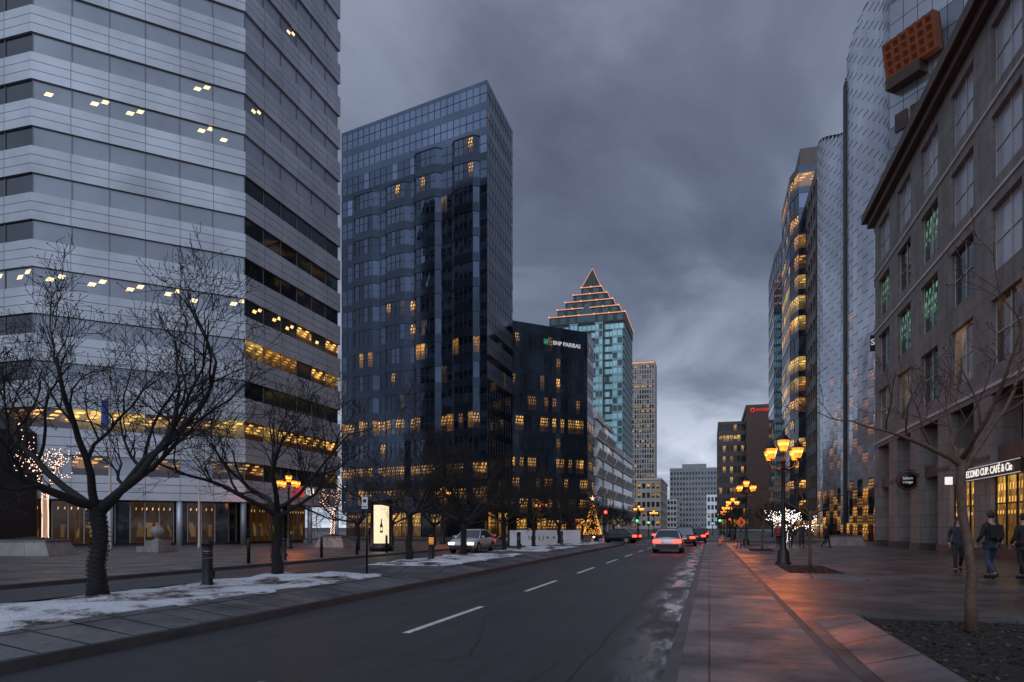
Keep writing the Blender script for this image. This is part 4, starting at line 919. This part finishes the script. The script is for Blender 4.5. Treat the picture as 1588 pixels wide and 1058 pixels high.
# ------------------------------------------------------------ cars
def make_car(label,col,loc,rot,tail=True,head=False,sz=1.0,kind='sedan'):
    pm=plain('car_paint',col,.25,.3,.06,1,0); e=top('car',label,'car',loc,'cars on the avenue',rot); w=.9; Lh=2.25
    mb=MB(); secs=[(-Lh,.40,.80,.74),(-Lh+.12,.24,.92,.84),(-1.5,.20,.97,.90),(-.9,.18,.96,.91),(.9,.18,.93,.91),(1.5,.20,.88,.90),(2.0,.24,.76,.85),(Lh,.40,.60,.72)]
    vs=[];fs=[];K=11
    for y,zb,zt,hw in secs:
        h=zt-zb; ring=[(-hw*.80,zb),(-hw*.97,zb+h*.15),(-hw,zb+h*.45),(-hw*.985,zb+h*.75),(-hw*.90,zt-.02),(0,zt+.035),(hw*.90,zt-.02),(hw*.985,zb+h*.75),(hw,zb+h*.45),(hw*.97,zb+h*.15),(hw*.80,zb)]
        vs+=[(x,y,z) for x,z in ring]
    for i in range(len(secs)-1):
        for k in range(K): fs.append((i*K+k,(i+1)*K+k,(i+1)*K+(k+1)%K,i*K+(k+1)%K))
    fs.append(tuple(range(K))); fs.append(tuple(reversed(range((len(secs)-1)*K,len(secs)*K))))
    mb.faces(vs,fs,pm,True); mb.box(-.70,.70,-Lh-.06,-Lh+.3,.34,.56,M['blackp']); mb.box(-.70,.70,Lh-.3,Lh+.05,.30,.48,M['blackp']); body=mb.build('body',e)
    zr=1.42 if kind=='sedan' else 1.65; yb,yr,yf,yw=((-1.75,-1.05,.15,1.0) if kind=='sedan' else (-2.1,-1.75,.2,1.1)); wb,wr=.80,.60
    z0=.95; gl=MB(); A=[(-wb,yb,z0),(wb,yb,z0),(wr,yr,zr),(-wr,yr,zr)]; gl.face(A,M['g_dark']); gl.build('rear_window',e)
    gl=MB(); gl.face([(wb,yw,z0-.03),(-wb,yw,z0-.03),(-wr,yf,zr),(wr,yf,zr)],M['g_dark']); gl.build('windscreen',e)
    for s in (1,-1):
        gl=MB(); f=[(s*(wb+.02),yb,z0-.02),(s*(wb+.02),yw,z0-.03),(s*wr,yf,zr),(s*wr,yr,zr)]; gl.face(f if s>0 else f[::-1],M['g_black']); gl.build('side_window',e)
    rf=MB(); rf.faces([(-wr-.02,yr-.05,zr-.02),(wr+.02,yr-.05,zr-.02),(wr+.02,yf+.05,zr-.02),(-wr-.02,yf+.05,zr-.02),(-wr*.8,yr+.12,zr+.05),(wr*.8,yr+.12,zr+.05),(wr*.8,yf-.12,zr+.05),(-wr*.8,yf-.12,zr+.05)],[(0,1,5,4),(1,2,6,5),(2,3,7,6),(3,0,4,7),(4,5,6,7)],pm,False)
    for s in (1,-1):
        rf.tube([(s*wb,yb,z0-.03),(s*wr,yr,zr)],[.055,.04],5,pm); rf.tube([(s*wb,yw,z0-.04),(s*wr,yf,zr)],[.04,.035],5,pm); rf.tube([(s*(wb+.02),-.35,z0-.03),(s*(wr+.01),-.4,zr)],[.035,.03],5,M['blackp']); rf.tube([(s*wr,yr,zr-.01),(s*wr,yf,zr-.01)],[.04,.04],5,pm)
    rf.build('roof',e)
    for s in (1,-1):
        mr=MB(); mr.box(s*.93-.09,s*.93+.09,.62,.72,.95,1.07,pm); mr.build('wing_mirror',e)
        t_=MB(); t_.box(s*.63-.22,s*.63+.22,-Lh-.03,-Lh+.25,.63,.83,M['red_e'] if tail else M['red_s']); t_.build('tail_light',e)
        h_=MB(); h_.box(s*.62-.17,s*.62+.17,Lh-.16,Lh+.02,.54,.66,M['head_e'] if head else M['steel']); h_.build('headlight',e)
        for y in (-1.38,1.38):
            wl=bpy.data.objects.new('wheel',None); COL.objects.link(wl); wl.parent=e; KIDS.setdefault(e.name,[]).append(wl)
            t_=MB(); t_.tube([(s*.70,y,.32),(s*.915,y,.32)],[.32,.32],20,M['rubber'],False); t_.tube([(s*.80,y,.34),(s*.905,y,.34)],[.38,.38],20,M['blackp'],False); t_.build('tyre',wl)
            t_=MB(); t_.tube([(s*.90,y,.32),(s*.925,y,.32)],[.20,.20],12,M['steel'],False); t_.build('rim',wl)
    pl=MB(); pl.box(-.16,.16,-Lh-.065,-Lh-.03,.60,.70,M['whitep']); pl.build('licence_plate',e)
    if tail: 
        t_=MB(); t_.box(-.2,.2,yb+.18,yb+.22,z0+.04,z0+.08,M['red_e']); t_.build('brake_light',e)
    e.scale=(sz,sz,sz); return e
make_car('white sedan seen from behind with brake lights on',(.5,.5,.53),(-2.5,45.2,.01),0,True)
make_car('silver car with headlights on in the service road',(.45,.46,.48),(-14.6,41.5,.01),R(180),False,True)
make_car('dark sedan turning across the junction',(.02,.02,.025),(-9.0,69.5,.01),R(75),True,True)
make_car('dark sports utility car with brake lights on',(.03,.03,.04),(-2.0,62,.01),0,True,kind='suv')
make_car('dark red car waiting in traffic',(.12,.02,.02),(-5.6,84,.01),0,True)
make_car('grey car waiting in traffic',(.2,.2,.22),(-2.3,92,.01),0,True,kind='suv')
make_car('black car with brake lights on in the near lane',(.02,.02,.02),(-1.2,74,.01),0,True)
for y in (100,110,122,136,150): 
    make_car('car with red tail lights queuing down the avenue',(.1,.1,.11),(-2.3 if y%4 else -1.0,y,.01),0,True,kind='suv' if y%4 else 'sedan')
make_car('oncoming car with headlights on',(.2,.2,.2),(-5.8,112,.01),R(180),False,True)
make_car('car with red tail lights queuing down the avenue',(.1,.1,.11),(-5.6,97,.01),0,True)
for x,y in ((-19.5,71),(-25,71.5)): make_car('dark parked car on the cross street',(.03,.03,.035),(x,y,.01),R(90),False,False)
for x,y,p in ((-2.5,42.3,3),(-2.0,59.2,6),(-2.3,89,6)): plight(x,y,.75,p,(1,.04,.02),.3)

# ------------------------------------------------------------ people
def skin(vs,es,rad,mat,name,parent,extra=None,sub=1):
    me=bpy.data.meshes.new(name); me.from_pydata(vs,es,[]); ob=bpy.data.objects.new(name,me); COL.objects.link(ob)
    md=ob.modifiers.new('Skin','SKIN'); md.use_smooth_shade=True
    for i,r in enumerate(rad): me.skin_vertices[0].data[i].radius=r if isinstance(r,tuple) else (r,r)
    me.skin_vertices[0].data[0].use_root=True
    sb=ob.modifiers.new('Sub','SUBSURF'); sb.levels=sub; sb.render_levels=sub
    dg=bpy.context.evaluated_depsgraph_get(); m2=bpy.data.meshes.new_from_object(ob.evaluated_get(dg)); bpy.data.objects.remove(ob)
    if extra:
        mb=extra; off=len(m2.vertices); V=[tuple(v.co) for v in m2.vertices]+mb.v; F=[tuple(p.vertices) for p in m2.polygons]+[tuple(i+off for i in f) for f in mb.f]
        m2=bpy.data.meshes.new(name); m2.from_pydata(V,[],F)
    m2.materials.clear(); m2.materials.append(mat)
    for p in m2.polygons: p.use_smooth=True
    o=bpy.data.objects.new(name,m2); COL.objects.link(o); o.parent=parent; KIDS.setdefault(parent.name,[]).append(o); return o
def person(label,loc,rot,jm,tm,walk=1.0,h=1.0,bag=False,hat=None):
    e=top('person',label,'person',loc,'pedestrians',rot); w=walk
    J=[(0,0,.95),(0,0,1.12),(0,.0,1.33),(0,0,1.46),(0,.015,1.54),(0,.03,1.61),(0,.03,1.69),
       (.17,0,1.41),(.235,-.10*w,1.15),(.24,.06*w,.93),(.24,.09*w,.85),
       (-.17,0,1.41),(-.235,.02*w,1.14),(-.24,.20*w,.96),(-.235,.25*w,.89),
       (.09,0,.90),(.095,.18*w,.50),(.095,.24*w,.09),(.10,.38*w+.12*(1-w),.05),
       (-.09,0,.90),(-.095,.02*w,.49),(-.095,-.32*w,.16 if w>.5 else .09),(-.10,-.22*w+.13*(1-w),.05)]
    E=[(0,1),(1,2),(2,3),(3,4),(4,5),(5,6),(2,7),(7,8),(8,9),(9,10),(2,11),(11,12),(12,13),(13,14),(0,15),(15,16),(16,17),(17,18),(0,19),(19,20),(20,21),(21,22)]
    rad=[(.14,.10),(.13,.095),(.155,.10),(.07,.06),.05,(.075,.085),(.07,.08),.055,.042,.028,(.038,.02),.055,.042,.028,(.038,.02),.085,.055,.038,.035,.085,.055,.038,.035]
    ex=MB()
    for hx,hy,hz,s in ((.24,.09*w,.85,1),(-.235,.25*w,.89,-1)):
        for k,l in enumerate((.065,.075,.07,.055)):
            yy=hy-.027+k*.018; ex.tube([(hx,yy,hz-.02),(hx,yy+.005,hz-.02-l*.55),(hx-s*.015,yy+.012,hz-.02-l)],[.009,.0085,.006],5,M['skin'])
        ex.tube([(hx,hy+.02,hz+.01),(hx-s*.02,hy+.05,hz-.02),(hx-s*.02,hy+.055,hz-.05)],[.011,.01,.007],5,M['skin'])
    ex.tube([(0,.105,1.665),(0,.135,1.63),(0,.11,1.62)],[.008,.014,.01],5,M['skin'])
    for s in (1,-1): ex.ball((s*.083,.02,1.645),.02,M['skin'],4,1.5)
    skin(J,E,rad,M['skin'],'body',e,ex)
    jr=[(.175,.13),(.155,.12),(.18,.125),(.085,.075),.075,.058,.045,.075,.058,.045]
    JJ=[J[0],J[1],J[2],J[3],J[7],J[8],J[9],J[11],J[12],J[13],(0,-.01,.80)]
    skin(JJ,[(0,1),(1,2),(2,3),(2,4),(4,5),(5,6),(2,7),(7,8),(8,9),(0,10)],jr+[(.18,.135)],jm,'jacket',e)
    TT=[J[0],J[15],J[16],(J[17][0],J[17][1],J[17][2]+.02),J[19],J[20],(J[21][0],J[21][1],J[21][2]+.02)]
    skin(TT,[(0,1),(1,2),(2,3),(0,4),(4,5),(5,6)],[(.14,.11),.10,.07,.055,.10,.07,.055],tm,'trousers',e)
    for a,b_ in ((17,18),(21,22)):
        mb=MB(); p=Vector(J[a]);q=Vector(J[b_]); mb.tube([p+Vector((0,-.05,-.03)),p.lerp(q,.5)+Vector((0,0,-.01)),q+Vector((0,.03,-.01))],[.05,.05,.035],8,M['cl_black']); mb.build('shoe',e)
    mb=MB(); mb.ball((0,.012,1.685),.098,hat or M['hair'],8,1.05); mb.build('hat' if hat else 'hair',e)
    mb=MB()
    for s in (1,-1): mb.ball((s*.032,.108,1.665),.009,M['blackp'],4)
    mb.build('eyes',e)
    if bag: mb=MB(); mb.box(-.15,.15,-.26,-.13,1.08,1.42,M['cl_black']); mb.tube([(-.1,-.15,1.42),(-.11,0,1.5),(-.11,.1,1.3)],[.015]*3,4,M['cl_black']); mb.build('backpack',e)
    e.scale=(h,h,h); return e
person('pedestrian in dark coat walking on the wide pavement',(7.9,25.8,.12),R(170),M['cl_blue'],M['cl_black'],1,1.03)
person('pedestrian in black jacket and blue jeans with backpack',(7.75,22.6,.12),R(15),M['cl_black'],M['cl_jean'],1,1.09,True)
person('pedestrian in black hat and dark coat by the cafe',(8.55,22.6,.12),R(20),M['cl_black'],M['cl_black'],.8,1.05,False,M['cl_black'])
person('pedestrian in dark red coat near the lit tree',(5.0,55,.12),R(0),M['cl_red'],M['cl_black'],.7,1.05)
person('pedestrian in dark coat near the lit tree',(5.8,54.5,.12),R(0),M['cl_black'],M['cl_jean'],1,1.05)
person('pedestrian in dark blue coat near the lit tree',(6.5,54,.12),R(170),M['cl_blue'],M['cl_black'],.8,1.05)
person('pedestrian in black crossing near the planter',(8.3,55,.12),R(-60),M['cl_black'],M['cl_black'],1)
person('pedestrian waiting on the plaza in black coat',(-24.3,46,.12),R(100),M['cl_black'],M['cl_black'],.3)
person('pedestrian walking on the plaza in dark coat',(-23,44.5,.12),R(160),M['cl_black'],M['cl_jean'],.9)

# ------------------------------------------------------------ sky and light
w=bpy.data.worlds.new('World'); scene.world=w; w.use_nodes=True; nt=w.node_tree; bg=nt.nodes['Background']
tc=N(nt,'ShaderNodeTexCoord').outputs['Generated']
sep=N(nt,'ShaderNodeSeparateXYZ'); L(nt,tc,sep.inputs[0]); z=mth(nt,'MAXIMUM',sep.outputs[2],0.0)
den=mth(nt,'ADD',z,.22)
cx_=mth(nt,'DIVIDE',sep.outputs[0],den); cy_=mth(nt,'DIVIDE',sep.outputs[1],den)
cmb=N(nt,'ShaderNodeCombineXYZ'); L(nt,mth(nt,'ADD',cx_,mth(nt,'MULTIPLY',cy_,-.35)),cmb.inputs[0]); L(nt,mth(nt,'MULTIPLY',mth(nt,'ADD',cy_,mth(nt,'MULTIPLY',cx_,.3)),.8),cmb.inputs[1])
n1=N(nt,'ShaderNodeTexNoise'); n1.inputs['Scale'].default_value=1.6; n1.inputs['Detail'].default_value=9; n1.inputs['Roughness'].default_value=.53; n1.inputs['Distortion'].default_value=.55; L(nt,cmb.outputs[0],n1.inputs['Vector'])
cl2=ramp(nt,n1.outputs[0],[(.32,(.60,.62,.66)),(.48,(.93,.94,.96)),(.63,(1.60,1.57,1.50))])
sky=ramp(nt,z,[(0,(.50,.56,.68)),(.09,(.43,.485,.60)),(.20,(.215,.250,.34)),(.36,(.142,.170,.245)),(.62,(.168,.195,.27)),(1,(.36,.41,.51))])
col=mixc(nt,1.0,sky,cl2,'MULTIPLY')
back=mth(nt,'MULTIPLY',mth(nt,'MAXIMUM',mth(nt,'MULTIPLY',sep.outputs[1],-1),0.0),mth(nt,'MINIMUM',mth(nt,'MULTIPLY',z,3),1.0))
bcol=mixc(nt,back,(0,0,0),(.75,.84,1.02))
col=mixc(nt,1.0,col,bcol,'ADD')
ns=N(nt,'ShaderNodeTexSky'); ns.sky_type='NISHITA'; ns.sun_disc=False; ns.sun_elevation=R(4); ns.sun_rotation=R(180)
col=mixc(nt,1.0,col,mixc(nt,1.0,ns.outputs[0],(.001,.001,.001),'MULTIPLY'),'ADD')
L(nt,col,bg.inputs[0]); bg.inputs[1].default_value=1.0
sl_=bpy.data.lights.new('sun','SUN'); sl_.energy=.5; sl_.angle=R(50); sl_.color=(.82,.90,1.0); so=bpy.data.objects.new('sun',sl_); COL.objects.link(so)
so.rotation_euler=Vector((-.15,1,-.8)).to_track_quat('-Z','Y').to_euler()
cam=bpy.data.cameras.new('camera'); co=bpy.data.objects.new('camera',cam); COL.objects.link(co); scene.camera=co
cam.sensor_width=36; cam.lens=24.03; cam.shift_y=.182; cam.clip_end=6000; cam.clip_start=.1
co.location=CAM; co.rotation_euler=(R(90),0,R(16.1))
scene.view_settings.view_transform='Standard'; scene.view_settings.look='None'; scene.view_settings.exposure=0
